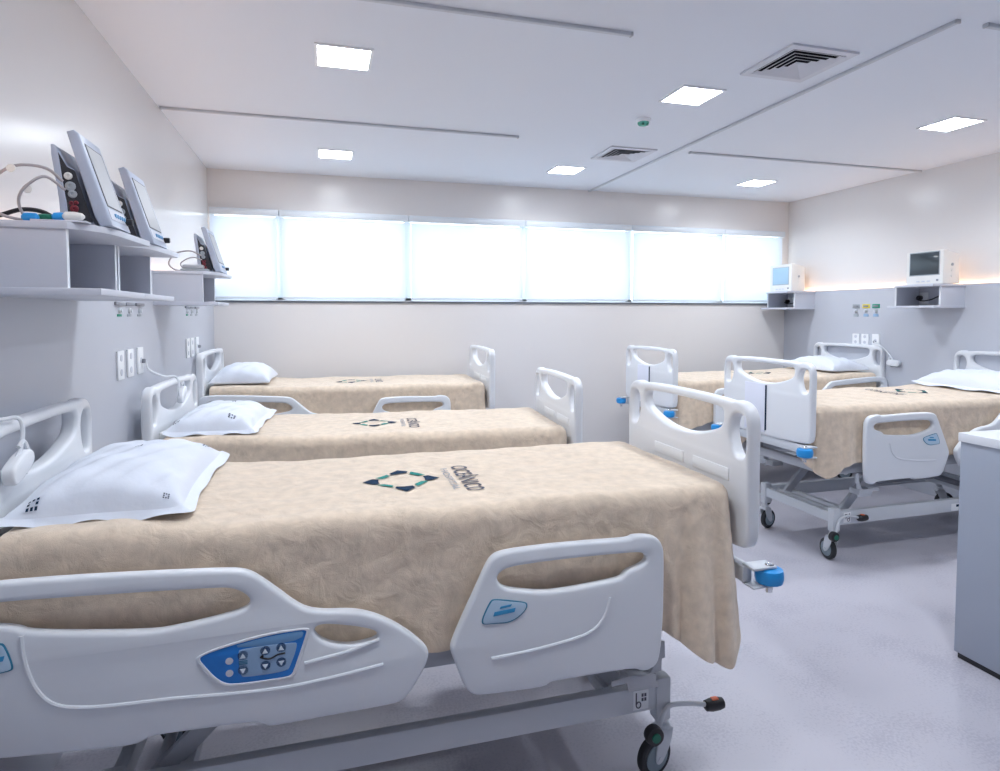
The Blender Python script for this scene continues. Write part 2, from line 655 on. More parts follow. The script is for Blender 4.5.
def lx(pts):
    return [(p[0] - BX, p[1]) for p in pts]


HEAD_RAIL = lx([(-0.90, 0.95), (-0.885, 0.985), (-0.85, 1.004), (-0.784, 1.008), (-0.67, 1.005), (-0.555, 1.000), (-0.42, 0.992), (-0.275, 0.982), (-0.225, 0.976), (-0.195, 0.963),
                (-0.172, 0.945), (-0.128, 0.906), (-0.087, 0.867), (-0.052, 0.842), (-0.003, 0.829), (0.07, 0.823), (0.128, 0.805),
                (0.188, 0.772), (0.249, 0.724), (0.290, 0.680), (0.298, 0.655), (0.279, 0.608), (0.235, 0.544), (0.212, 0.526), (0.17, 0.522),
                (0.0, 0.520), (-0.14, 0.518), (-0.16, 0.520), (-0.172, 0.531), (-0.202, 0.541), (-0.367, 0.546), (-0.45, 0.549), (-0.476, 0.538),
                (-0.50, 0.531), (-0.65, 0.542), (-0.798, 0.555), (-0.87, 0.565), (-0.905, 0.60), (-0.915, 0.70), (-0.91, 0.85)])
HEAD_SLOT = lx([(-0.845, 0.93), (-0.83, 0.955), (-0.785, 0.958), (-0.55, 0.947), (-0.30, 0.934), (-0.245, 0.928), (-0.208, 0.903), (-0.199, 0.880),
                (-0.222, 0.861), (-0.31, 0.846), (-0.40, 0.836), (-0.45, 0.834), (-0.60, 0.853), (-0.728, 0.873), (-0.755, 0.889), (-0.80, 0.898), (-0.84, 0.908)])
HEAD_SLOT2 = lx([(-0.034, 0.775), (-0.028, 0.790), (-0.003, 0.793), (0.05, 0.782), (0.098, 0.769), (0.135, 0.755), (0.148, 0.739), (0.137, 0.727), (0.10, 0.722),
                 (0.061, 0.720), (0.017, 0.731), (-0.02, 0.752)])
CTRL = lx([(-0.333, 0.745), (-0.322, 0.755), (-0.265, 0.769), (-0.164, 0.785), (-0.085, 0.789), (-0.056, 0.788), (-0.053, 0.780), (-0.088, 0.680), (-0.095, 0.664), (-0.112, 0.659),
           (-0.241, 0.661), (-0.270, 0.668), (-0.295, 0.690), (-0.316, 0.720)])
CTRL_TOP = lx([(-0.262, 0.7655), (-0.164, 0.7815), (-0.085, 0.7855), (-0.060, 0.7845), (-0.068, 0.762), (-0.15, 0.756)])
KEYPAD = lx([(-0.228, 0.758), (-0.088, 0.757), (-0.077, 0.750), (-0.098, 0.690), (-0.108, 0.676), (-0.215, 0.676), (-0.230, 0.682), (-0.234, 0.75)])
RIDGE_H = lx([(-0.741, 0.868), (-0.735, 0.80), (-0.712, 0.725), (-0.672, 0.678), (-0.61, 0.659), (-0.52, 0.651), (-0.40, 0.646), (-0.29, 0.637), (-0.18, 0.630), (-0.076, 0.630), (0.05, 0.640), (0.16, 0.652)])
RIDGE_H2 = lx([(0.148, 0.728), (0.06, 0.706), (0.0, 0.698), (-0.06, 0.690)])
BADGE_H = lx([(-0.86, 0.862), (-0.785, 0.859), (-0.774, 0.849), (-0.758, 0.792), (-0.764, 0.780), (-0.85, 0.777), (-0.865, 0.785)])
FOOT_RAIL = lx([(0.493, 0.932), (0.512, 0.943), (0.56, 0.949), (0.65, 0.951), (0.732, 0.951), (0.85, 0.948), (0.932, 0.945), (0.965, 0.946), (0.975, 0.953), (1.027, 0.950), (1.062, 0.939),
                (1.085, 0.908), (1.089, 0.86), (1.089, 0.75), (1.087, 0.641), (1.078, 0.530), (1.062, 0.500), (1.030, 0.489), (1.005, 0.492), (0.985, 0.505), (0.88, 0.507),
                (0.70, 0.508), (0.683, 0.506), (0.667, 0.494), (0.56, 0.498), (0.452, 0.503), (0.425, 0.513), (0.404, 0.540), (0.383, 0.60), (0.362, 0.655), (0.366, 0.680), (0.40, 0.755), (0.44, 0.835),
                (0.478, 0.915)])
FOOT_SLOT = lx([(0.508, 0.860), (0.514, 0.880), (0.540, 0.894), (0.60, 0.899), (0.768, 0.901), (0.951, 0.897), (1.005, 0.894), (1.024, 0.880), (1.022, 0.862), (1.0, 0.850), (0.955, 0.838),
                (0.938, 0.822), (0.925, 0.815), (0.83, 0.807), (0.706, 0.801), (0.64, 0.807), (0.57, 0.822), (0.525, 0.837)])
RIDGE_F = lx([(0.488, 0.618), (0.62, 0.624), (0.76, 0.640), (0.83, 0.660), (0.87, 0.70), (0.89, 0.76)])
BADGE_F = lx([(0.485, 0.802), (0.497, 0.806), (0.55, 0.795), (0.598, 0.783), (0.606, 0.776), (0.603, 0.760), (0.58, 0.738), (0.545, 0.723), (0.50, 0.727), (0.462, 0.729), (0.457, 0.738), (0.462, 0.758)])
BRACKET = lx([(0.92, 0.448), (1.00, 0.456), (1.035, 0.446), (1.065, 0.455), (1.085, 0.49), (1.095, 0.56), (1.118, 0.556), (1.12, 0.50), (1.108, 0.497), (1.106, 0.455), (1.075, 0.45), (1.10, 0.40), (0.985, 0.40), (0.975, 0.432), (0.92, 0.430)])
YR_OUT, RTH = 0.497, 0.036


def side_map(s, w0):
    """outline (x, z) on the bed's side; s = -1 or +1 picks the side, w runs outward"""
    return lambda u, v, w_: Vector((u, s * (w0 + w_), v))


def layer(parent, name, m, loop, s, depth, th=0.003, nch=2, lab=None):
    bm = B()
    plate(bm, [chaikin(loop, nch)], th, 0.0006, side_map(s, YR_OUT + depth))
    o = obj(name, bm, m, parent)
    if lab:
        o['label'] = lab
    return o


def offset_loop(lp, f):
    cx = sum(p[0] for p in lp) / len(lp)
    cy = sum(p[1] for p in lp) / len(lp)
    out = []
    for p in lp:
        d = math.hypot(p[0] - cx, p[1] - cy)
        k = (d - f) / d
        out.append((cx + (p[0] - cx) * k, cy + (p[1] - cy) * k))
    return out


def badge(parent, loop, s, c):
    layer(parent, 'badge_border', 'badgeline', loop, s, 0.001, 0.003)
    layer(parent, 'badge', 'badge', offset_loop(loop, 0.0045), s, 0.002, 0.003)
    bm = B()
    for k, (dx, dz, hw, hh, sk) in enumerate(((0.0, 0.014, 0.018, 0.0035, 0.0015), (-0.004, -0.003, 0.034, 0.0065, 0.0025))):
        pts = [(c[0] + dx - hw, c[1] + dz - hh - sk), (c[0] + dx + hw, c[1] + dz - hh + sk), (c[0] + dx + hw + 0.004, c[1] + dz + hh + sk), (c[0] + dx - hw + 0.004, c[1] + dz + hh - sk)]
        plate(bm, [pts], 0.002, 0.0004, side_map(s, YR_OUT + 0.004))
    obj('badge_print', bm, 'badgeblue', parent)


def head_rail(root, s):
    bm = B()
    plate(bm, [chaikin(HEAD_RAIL), chaikin(HEAD_SLOT), chaikin(HEAD_SLOT2)], RTH, 0.012, side_map(s, YR_OUT - RTH / 2))
    for rg in (RIDGE_H, RIDGE_H2):
        tube(bm, spline([(p[0], s * (YR_OUT - 0.001), p[1]) for p in rg], 5), 0.006, 8)
    r = obj('side_rail', bm, 'plastic', root, 40)
    # raised rim and blue control panel
    rim = chaikin(offset_loop(CTRL, -0.009))
    bm = B()
    plate(bm, [rim, chaikin(CTRL)], 0.005, 0.0015, side_map(s, YR_OUT + 0.001))
    obj('panel_rim', bm, 'plastic2', r)
    layer(r, 'control_panel', 'keyblue', CTRL, s, 0.000, 0.003)
    layer(r, 'panel_top_band', 'keymid', CTRL_TOP, s, 0.001, 0.003, 1)
    layer(r, 'keypad', 'keylight', KEYPAD, s, 0.0015, 0.003)
    cols = [(-0.222, 0.739, 0.698), (-0.164, 0.744, 0.702), (-0.122, 0.747, 0.705)]
    for cx, za, zb in cols:
        for z, up_ in ((za, 1), (zb, -1)):
            bm = B()
            lathe(bm, [(0.0135, -0.001), (0.0135, 0.0035), (0.0105, 0.0045)], (cx - BX, s * (YR_OUT + 0.002), z), 'y', 16)
            obj('button', bm, 'navyblue', r)
            bm = B()
            q = 0.008 * up_
            plate(bm, [[(cx - BX - 0.0075, z - q * .7), (cx - BX + 0.0075, z - q * .7), (cx - BX, z + q)]], 0.0012, 0.0002, side_map(s, YR_OUT + 0.0072))
            obj('button_arrow', bm, 'keywhite', r)
    for z in (0.728, 0.694):
        bm = B()
        lathe(bm, [(0.010, -0.001), (0.010, 0.004), (0.006, 0.005)], (-0.257 - BX, s * (YR_OUT + 0.001), z), 'y', 16)
        obj('indicator_knob', bm, 'chrome', r)
    bm = B()
    tube(bm, spline([(-0.178 - BX, s * (YR_OUT + 0.0035), 0.728), (-0.165 - BX, s * (YR_OUT + 0.0035), 0.722), (-0.150 - BX, s * (YR_OUT + 0.0035), 0.720),
                     (-0.132 - BX, s * (YR_OUT + 0.0035), 0.728), (-0.112 - BX, s * (YR_OUT + 0.0035), 0.730)], 4), 0.0025, 6)
    lathe(bm, [(0.004, -0.001), (0.004, 0.0015), (0.003, 0.002)], (-0.172 - BX, s * (YR_OUT + 0.003), 0.729), 'y', 10)
    obj('bed_symbol', bm, 'black', r)
    bm = B()
    for k in range(3):
        plate(bm, [[(-0.233 - BX, 0.7145 + k * 0.004), (-0.210 - BX, 0.7145 + k * 0.004), (-0.210 - BX, 0.7165 + k * 0.004), (-0.233 - BX, 0.7165 + k * 0.004)]], 0.001, 0.0002, side_map(s, YR_OUT + 0.0035))
    obj('keypad_caption', bm, 'badgeline', r)
    badge(r, BADGE_H, s, (-0.81 - BX, 0.818))
    return r


def foot_rail(root, s):
    bm = B()
    plate(bm, [chaikin(FOOT_RAIL), chaikin(FOOT_SLOT)], RTH, 0.012, side_map(s, YR_OUT - RTH / 2))
    tube(bm, spline([(p[0], s * (YR_OUT - 0.001), p[1]) for p in RIDGE_F], 5), 0.006, 8)
    r = obj('side_rail', bm, 'plastic', root, 40)
    badge(r, BADGE_F, s, (0.532 - BX, 0.764))
    return r


# end boards (y, z); the two are alike
END_HALF = [(0.0, 1.369), (0.15, 1.368), (0.26, 1.364), (0.335, 1.358), (0.345, 1.366), (0.385, 1.362), (0.412, 1.345), (0.428, 1.318), (0.4325, 1.285),
            (0.4325, 1.10), (0.4325, 0.92), (0.430, 0.872), (0.415, 0.843), (0.385, 0.833), (0.2, 0.822), (0.0, 0.818)]
END_HALF = [(p[0] * 1.04, p[1]) for p in END_HALF]
END = END_HALF + [(-p[0], p[1]) for p in END_HALF[-2:0:-1]]
OPEN_HALF = [(0.0, 1.336), (0.15, 1.334), (0.245, 1.330), (0.268, 1.320), (0.272, 1.295), (0.262, 1.262), (0.235, 1.245), (0.16, 1.218), (0.08, 1.200), (0.0, 1.195)]
OPEN_HALF = [(p[0] * 1.10, p[1]) for p in OPEN_HALF]
OPENING = OPEN_HALF + [(-p[0], p[1]) for p in OPEN_HALF[-2:0:-1]]
SLOT = [(0.345, 1.322), (0.385, 1.318), (0.400, 1.305), (0.404, 1.24), (0.400, 1.175), (0.385, 1.162), (0.355, 1.163), (0.340, 1.175), (0.322, 1.215), (0.315, 1.255), (0.322, 1.295)]

SLOT = [(p[0] * 1.06, p[1]) for p in SLOT]


def end_board(root, name, x0, outer):
    """x0 = x of the face towards the mattress, outer = +1 foot end, -1 head end"""
    th = 0.054
    bm = B()
    plate(bm, [chaikin(END), chaikin(OPENING), chaikin(SLOT), chaikin([(-p[0], p[1]) for p in SLOT])], th, 0.014,
          lambda u, v, w_: Vector((x0 + outer * th / 2 + w_, u, v)))
    o = obj(name, bm, 'plastic2', root, 40)
    for a, b in ((-0.04, 0.19), (-0.34, -0.11)):
        lo = x0 - outer * 0.004
        xs = sorted((lo, x0 + outer * 0.002))
        boxobj('name_plate', (xs[0], a, 1.064), (xs[1], b, 1.110), 'label', o, 0.0015)
    if outer > 0:
        xo = x0 + th
        boxobj('document_pocket', (xo - 0.001, -0.187, 0.845), (xo + 0.007, 0.03, 1.185), 'paper', o, 0.002)
        boxobj('pocket_spine', (xo - 0.001, 0.031, 0.86), (xo + 0.008, 0.040, 1.18), 'navy', o, 0.002)
    return o


def caster(root, x, y, turn):
    """swivel castor built round its own stem: wheel, core, fork"""
    bm = B()
    r = 0.073
    lathe(bm, [(0.050, -0.016), (r - 0.008, -0.017), (r - 0.002, -0.012), (r, 0.0), (r - 0.002, 0.012), (r - 0.008, 0.017), (0.050, 0.016)], (-0.04, 0, r), 'y', 32)
    c = obj('caster', bm, 'rubber', root)
    bm = B()
    lathe(bm, [(0.012, -0.022), (0.050, -0.019), (0.0505, 0.0), (0.050, 0.019), (0.012, 0.022)], (-0.04, 0, r), 'y', 28)
    obj('wheel_core', bm, 'wheelgrey', c)
    bm = B()
    for sg in (-1, 1):
        yy = sg * 0.026
        plate(bm, [chaikin([(-0.056, r - 0.018), (-0.022, r - 0.018), (0.020, 0.125), (0.026, 0.172), (-0.035, 0.172), (-0.050, 0.12)], 2)], 0.006, 0.001,
              lambda u, v, w_, yy=yy: Vector((u, yy + w_, v)))
    box(bm, (-0.035, -0.029, 0.152), (0.028, 0.029, 0.174), 0.006)
    lathe(bm, [(0.026, 0.172), (0.026, 0.186), (0.018, 0.190), (0.018, 0.21)], (0, 0, 0), 'z', 20)
    lathe(bm, [(0.009, -0.034), (0.009, 0.034)], (-0.04, 0, r), 'y', 14)
    obj('caster_fork', bm, 'steel_l', c)
    c.location = (x, y, 0)
    c.rotation_euler = (0, 0, turn)
    return c


def brake(root, x, y, s, d):
    """rocker pedal with two padded ends, d = way the long end points"""
    yy = y + s * 0.035
    h = 0.0 if d > 0 else 0.05
    bm = B()
    tube(bm, spline([(x - d * 0.060, yy + s * 0.03, 0.190), (x - d * 0.035, yy + s * 0.02, 0.215), (x + d * 0.01, yy, 0.262 + h * .5), (x + d * 0.08, yy, 0.262 + h), (x + d * 0.175, yy, 0.242 + h)], 6), 0.0085, 8)
    p = obj('brake_pedal', bm, 'steel_l', root)
    bm = B()
    lathe(bm, [(0.010, -0.042), (0.019, -0.036), (0.023, -0.015), (0.023, 0.015), (0.019, 0.034), (0.010, 0.040)], (x + d * 0.205, yy, 0.238 + h), 'x', 16)
    obj('pedal_pad', bm, 'black', p)
    boxobj('pedal_mark', (x + d * 0.205 - 0.014, yy - 0.010, 0.254 + h), (x + d * 0.205 + 0.014, yy + 0.010, 0.263 + h), 'orange', p, 0.004)
    bm = B()
    lathe(bm, [(0.012, -0.02), (0.032, -0.016), (0.034, 0.0), (0.032, 0.014), (0.012, 0.02)], (x - d * 0.066, yy + s * 0.035, 0.196), 'y', 20)
    obj('pedal_pad', bm, 'black', p)
    bm = B()
    lathe(bm, [(0.016, -0.0235), (0.020, 0), (0.016, 0.0235)], (x - d * 0.066, yy + s * 0.035, 0.196), 'y', 18)
    obj('pedal_mark', bm, 'green', p)


UPPER = {'side_rail', 'headboard', 'footboard', 'mattress', 'platform', 'upper_frame', 'bumper_bar', 'rail_bracket', 'corner_bumper', 'support_strut'}


def make_bed(label, x, y, dz):
    t = thing('hospital_bed', label, 'bed', (x, y, 0), 0, 'hospital beds')
    end_board(t, 'headboard', -HL, -1)
    end_board(t, 'footboard', HL, 1)
    for s in (-1, 1):
        head_rail(t, s)
        foot_rail(t, s)
        # mounting plates behind the rails
        bm = B()
        plate(bm, [BRACKET], 0.008, 0.001, side_map(s, YR_OUT - RTH - 0.012))
        box(bm, (0.70, min(s * 0.37, s * 0.455), 0.41), (0.80, max(s * 0.37, s * 0.455), 0.45), 0.004)
        obj('rail_bracket', bm, 'steel', t)
        bm = B()
        for a in (-0.85, -0.30, 0.30):
            ys = sorted((s * 0.36, s * 0.462))
            box(bm, (a - 0.02, ys[0], 0.585), (a + 0.02, ys[1], 0.625), 0.004)
        obj('rail_bracket', bm, 'steel', t)
    # mattress and its platform
    bm = B()
    box(bm, (-HL + 0.03, -0.405, 0.905), (HL - 0.045, 0.405, 1.035), 0.03, 3)
    obj('mattress', bm, 'mattress', t)
    bm = B()
    for a, b in ((-HL + 0.03, -0.38), (-0.36, -0.12), (-0.10, 0.33), (0.35, HL - 0.05)):
        box(bm, (a, -0.40, 0.862), (b, 0.40, 0.90), 0.012)
    obj('platform', bm, 'steel_l', t)
    # frame under the platform
    bm = B()
    for s in (-1, 1):
        box(bm, (-1.06, s * 0.385 - 0.022, 0.565), (1.06, s * 0.385 + 0.022, 0.645), 0.006)
    for a in (-1.06, -0.42, 0.30, 1.02):
        box(bm, (a, -0.37, 0.575), (a + 0.045, 0.37, 0.635), 0.005)
    obj('upper_frame', bm, 'steel', t)
    for a in (-0.95, -0.25, 0.42, 0.95):
        bm = B()
        for s in (-1, 1):
            box(bm, (a - 0.02, s * 0.34 - 0.02, 0.635), (a + 0.02, s * 0.34 + 0.02, 0.868), 0.004)
        box(bm, (a - 0.02, -0.33, 0.80), (a + 0.02, 0.33, 0.84), 0.004)
        obj('support_strut', bm, 'steel_d', t)
    # bars carrying the corner bumpers at both ends
    for e in (-1, 1):
        xa, xb = sorted((e * (HL + 0.005), e * (HL + 0.045)))
        bm = B()
        box(bm, (xa, -0.43, 0.712), (xb, 0.43, 0.772), 0.006)
        for s in (-1, 1):
            xc, xd = sorted((e * (HL - 0.20), e * (HL + 0.02)))
            box(bm, (xc, s * 0.35 - 0.02, 0.722), (xd, s * 0.35 + 0.02, 0.762), 0.004)
            box(bm, (e * HL - e * 0.19 - 0.015, s * 0.35 - 0.018, 0.64), (e * HL - e * 0.19 + 0.015, s * 0.35 + 0.018, 0.73), 0.004)
            ys = sorted((s * 0.41, s * 0.475))
            xe, xf = sorted((e * (HL + 0.015), e * (HL + 0.115)))
            if e > 0:
                box(bm, (xe, ys[0], 0.769), (xf, ys[1], 0.779), 0.003)
                box(bm, (xe, ys[0], 0.703), (xf, ys[1], 0.711), 0.003)
        obj('bumper_bar', bm, 'steel_l', t)
        if e > 0:
            for s in (-1, 1):
                bm = B()
                lathe(bm, [(0.034, 0.712), (0.046, 0.717), (0.050, 0.732), (0.050, 0.750), (0.046, 0.764), (0.034, 0.768)], (HL + 0.097, s * 0.455, 0), 'z', 24)
                bp = obj('corner_bumper', bm, 'blue', t)
                bm = B()
                lathe(bm, [(0.012, 0.680), (0.014, 0.704)], (HL + 0.097, s * 0.455, 0), 'z', 12)
                lathe(bm, [(0.016, 0.779), (0.014, 0.784), (0.006, 0.786)], (HL + 0.097, s * 0.455, 0), 'z', 12)
                obj('bumper_bolt', bm, 'chrome', bp)
    # base frame on castors
    bm = B()
    for s in (-1, 1):
        box(bm, (-0.86, s * 0.335 - 0.02, 0.250), (0.86, s * 0.335 + 0.02, 0.342), 0.006)
        for e in (-1, 1):
            box(bm, (e * 0.885 - 0.03, s * 0.335 - 0.026, 0.205), (e * 0.885 + 0.03, s * 0.335 + 0.026, 0.365), 0.008)
    for e in (-1, 1):
        box(bm, (e * 0.885 - 0.02, -0.33, 0.26), (e * 0.885 + 0.02, 0.33, 0.33), 0.006)
        box(bm, (e * 0.70 - 0.02, -0.33, 0.27), (e * 0.70 + 0.02, 0.33, 0.32), 0.006)
    bf = obj('base_frame', bm, 'steel_l', t)
    for s in (-1, 1):
        bm = B()
        ys = sorted((s * 0.3545, s * 0.3562))
        box(bm, (0.765, ys[0], 0.262), (0.825, ys[1], 0.332))
        st = obj('sticker', bm, 'label', bf)
        bm = B()
        f = side_map(s, 0.3568)
        tube(bm, [f(0.776, 0.325, 0), f(0.776, 0.282, 0)], 0.0022, 6)
        tube(bm, [f(0.785 + 0.009 * math.cos(a), 0.280 + 0.011 * math.sin(a), 0) for a in [k * math.pi / 8 for k in range(16)]], 0.0022, 6, closed=True)
        for k in range(4):
            plate(bm, [[(0.797 + (k % 2) * 0.011, 0.292 + (k // 2) * 0.016), (0.805 + (k % 2) * 0.011, 0.292 + (k // 2) * 0.016),
                        (0.805 + (k % 2) * 0.011, 0.304 + (k // 2) * 0.016), (0.797 + (k % 2) * 0.011, 0.304 + (k // 2) * 0.016)]], 0.0006, 0.0001, f)
        obj('sticker_print', bm, 'darkprint', bf)
        if s > 0:
            bm = B()
            box(bm, (-0.26, ys[0], 0.258), (-0.14, ys[1], 0.310))
            obj('sticker', bm, 'label', bf)
            bm = B()
            ys2 = sorted((s * 0.356, s * 0.3568))
            box(bm, (-0.25, ys2[0], 0.285), (-0.185, ys2[1], 0.302))
            obj('sticker_print', bm, 'navy', bf)
    for sx in (-1, 1):
        for s in (-1, 1):
            caster(t, sx * 0.895, s * 0.335, {(1, -1): 0.25, (1, 1): 1.45, (-1, -1): -0.5, (-1, 1): 2.6}[(sx, s)])
    for s in (-1, 1):
        brake(t, 0.885, s * 0.335, s, -s)
    # lifting arms: sloped plates from base to upper frame at both ends
    for e in (-1, 1):
        bm = B()
        for s in (-1, 1):
            yy = s * 0.26
            plate(bm, [[(e * 0.74, 0.285), (e * 0.82, 0.285), (e * 0.50, 0.60 + dz), (e * 0.42, 0.60 + dz)]], 0.03, 0.003, lambda u, v, w_, yy=yy: Vector((u, yy + w_, v)))
        tube(bm, [(e * 0.46, -0.33, 0.59 + dz), (e * 0.46, 0.33, 0.59 + dz)], 0.02, 12)
        tube(bm, [(e * 0.78, -0.33, 0.30), (e * 0.78, 0.33, 0.30)], 0.018, 12)
        obj('lift_arm', bm, 'steel', t)
    bm = B()
    box(bm, (-0.34, -0.07, 0.40), (0.22, 0.07, 0.50), 0.02)
    tube(bm, [(0.2, 0, 0.45), (0.47, 0, 0.55)], 0.022, 12)
    tube(bm, [(-0.3, 0, 0.44), (-0.72, 0, 0.31)], 0.022, 12)
    obj('lift_motor', bm, 'steel_d', t)
    for c in children(t):
        if c.name.split('.')[0] in UPPER:
            c.location.z = dz
    return t


BEDS = [  # x, y, rotation, height offset, label
    (0.288, 2.305, 0, 0.0, 'nearest hospital bed at the left, its side rails and blue keypad facing the viewer'),
    (0.3226, 3.951, R(-4.0), -0.070, 'second hospital bed on the left, between the nearest bed and the one by the window'),
    (0.263, 5.72, R(-1.66), 0.008, 'third hospital bed on the left, closest to the window wall'),
    (4.215, 3.725, R(180.2), 0.0, 'nearer hospital bed on the right, behind the grey counter, with papers on its footboard'),
    (4.21, 5.35, R(180.4), 0.0, 'far hospital bed in the right corner under the window, partly hidden'),
]
RAIL_UP = {BEDS[1][4]: -0.10, BEDS[2][4]: 0.03, BEDS[3][4]: 0.065, BEDS[4][4]: 0.055}     # rails stand a little lower or higher on these beds
bed0 = make_bed(BEDS[0][4], BEDS[0][0], BEDS[0][1], 0)
for x, y, rz, dz, lb in BEDS[1:]:
    b = copy_tree(bed0)
    b.location = (x, y, 0)
    b.rotation_euler = (0, 0, rz)
    b['label'] = lb
    for c in children(b):
        k = c.name.split('.')[0]
        if k in UPPER:
            c.location.z = dz + (RAIL_UP.get(lb, 0.0) if k in ('side_rail', 'rail_bracket') else 0.0)
            if lb in (BEDS[3][4], BEDS[4][4]) and k in ('bumper_bar', 'corner_bumper', 'upper_frame'):
                c.location.z += 0.05

for c in children(bed0):          # the nearest bed's end boards sit a touch off centre
    if c.name in ('headboard', 'footboard'):
        c.location.y = -0.008

# ------------------------------------------------------------------ blankets
ZB = 1.066


def top_z(x, y, seed):
    k = max(0.0, min(1.0, (-0.35 - x) / 0.6))
    raise_ = 0.02 * k * k * (3 - 2 * k)
    rip = 0.0035 * math.sin(x * 9 + seed) * math.sin(y * 7 + seed * 1.7) + 0.0016 * math.sin(x * 31 + y * 11 + seed) + 0.0014 * math.sin(y * 37 - x * 8 + seed * 2)
    return ZB + raise_ + rip


def blanket(label, x, y, rz, dz, hang, seed, emb=0.0, group='beige bed blankets'):
    """hang(s) -> drop length along the skirt; skirt path runs head(near) -> foot -> head(far)"""
    X0, X1, HW, RC = -HL + 0.035, HL - 0.03, 0.422, 0.07
    path = []                     # (px, py, nx, ny, tag)
    n = 130
    for i in range(n + 1):
        path.append((X0 + (X1 - RC - X0) * i / n, -HW, 0, -1))
    for i in range(1, 13):
        a = -math.pi / 2 + (math.pi / 2) * i / 12
        path.append((X1 - RC + RC * math.cos(a), -HW + RC + RC * math.sin(a), math.cos(a), math.sin(a)))
    m = 24
    for i in range(1, m + 1):
        path.append((X1, -HW + RC + (2 * HW - 2 * RC) * i / m, 1, 0))
    for i in range(1, 13):
        a = (math.pi / 2) * i / 12
        path.append((X1 - RC + RC * math.cos(a), HW - RC + RC * math.sin(a), math.cos(a), math.sin(a)))
    for i in range(1, n + 1):
        path.append((X1 - RC - (X1 - RC - X0) * i / n, HW, 0, 1))
    bm = B()
    er = 0.045                    # rounding of the top edge
    KT, KE, KD = 12, 5, 22
    cols = []
    s = 0.0
    for i, (px, py, nx, ny) in enumerate(path):
        if i:
            s += math.hypot(px - path[i - 1][0], py - path[i - 1][1])
        cx = min(px, X1 - HW)
        col = []
        ix, iy = px - nx * er, py - ny * er
        for k in range(KT + 1):
            f = k / KT
            qx, qy = cx + (ix - cx) * f, 0 + iy * f
            col.append((qx, qy, top_z(qx, qy, seed)))
        zt = top_z(ix, iy, seed)
        for k in range(1, KE + 1):
            a = (math.pi / 2) * k / KE
            col.append((ix + nx * er * math.sin(a), iy + ny * er * math.sin(a), zt - er * (1 - math.cos(a))))
        drop, flare, fold = hang(px, py, nx, ny)
        d0 = er
        for k in range(1, KD + 1):
            d = (drop - d0) * k / KD
            f = k / KD
            wv = fold * f ** 0.7 * (math.sin(s * 55 + seed + d * 2) * 0.75 + math.sin(s * 27 + seed * 2 + d * 3) * 0.5 + 0.25 * math.sin(s * 101 + d * 6))
            if d > drop - 0.032:
                wv += 0.004
            wv += 0.0022 * math.sin(s * 26 + d * 40 + seed) * math.sin(d * 33 + s * 7)
            off = flare * f + wv
            if ny != 0 and abs(nx) < 0.5 and px < 0.84:
                off = min(off, 0.028)
            col.append((px + nx * off, py + ny * off, zt - er - d))
        cols.append([bm.verts.new(c) for c in col])
    for a, b in zip(cols, cols[1:]):
        for k in range(len(a) - 1):
            bm.faces.new((a[k], b[k], b[k + 1], a[k + 1]))
    bmesh.ops.remove_doubles(bm, verts=bm.verts, dist=1e-4)
    o = obj('blanket', bm, 'blanket', None, 80)
    sol = o.modifiers.new('cloth thickness', 'SOLIDIFY')
    sol.thickness = 0.008
    sol.offset = 1.0
    sub = o.modifiers.new('soft', 'SUBSURF')
    sub.levels = 1
    sub.render_levels = 1
    o.location = (x, y, dz)
    o.rotation_euler = (0, 0, rz)
    tag(o, label, 'blanket', group)
    # printed emblem: ring of eight pieces forming a diamond, and two lines of lettering
    lift = 0.0115

    def on(u, v):
        return Vector((u, v, top_z(u, v, seed) + lift))

    cx, cy, h = -0.017 + emb, -0.055, 0.140

    def piece(bm, quad):
        # quad of 2-D points, subdivided so it follows the cloth
        q = [Vector(p) for p in quad]
        N = 5
        g = [[bm.verts.new(on(*((q[0] * (1 - i / N) + q[1] * (i / N)) * (1 - j / N) + (q[3] * (1 - i / N) + q[2] * (i / N)) * (j / N)))) for j in range(N + 1)] for i in range(N + 1)]
        for i in range(N):
            for j in range(N):
                bm.faces.new((g[i][j], g[i + 1][j], g[i + 1][j + 1], g[i][j + 1]))

    for k in range(4):
        c_, s_ = math.cos(k * math.pi / 2), math.sin(k * math.pi / 2)

        def rt_(a, b):
            return (cx + a * c_ - b * s_, cy + 1.02 * (a * s_ + b * c_))
        # corner chevron: two halves
        nav, tea = B(), B()
        piece(nav, [rt_(h, 0), rt_(h * 0.73, h * 0.25), rt_(h * 0.58, h * 0.20), rt_(h * 0.60, 0)])
        piece(nav, [rt_(h, 0), rt_(h * 0.60, 0), rt_(h * 0.58, -h * 0.20), rt_(h * 0.73, -h * 0.25)])
        # side piece
        piece(tea, [rt_(h * 0.66, h * 0.32), rt_(h * 0.32, h * 0.66), rt_(h * 0.26, h * 0.47), rt_(h * 0.47, h * 0.26)])
        bmesh.ops.remove_doubles(nav, verts=nav.verts, dist=1e-5)
        obj('emblem_piece', nav, 'navy', o)
        obj('emblem_piece', tea, 'teal', o)
    bm = B()
    text_mesh(bm, 'OCEÂNICO', 0.088, lambda a, b: on(emb + 0.215 + b, -0.085 - a * 0.70))
    obj('lettering', bm, 'darkprint', o)
    bm = B()
    text_mesh(bm, 'HOSPITAL', 0.036, lambda a, b: on(emb + 0.155 + b, -0.080 - a * 1.7))
    obj('lettering', bm, 'greyprint', o)
    return o


def sm(a, b, x):
    t_ = max(0, min(1, (x - a) / (b - a)))
    return t_ * t_ * (3 - 2 * t_)


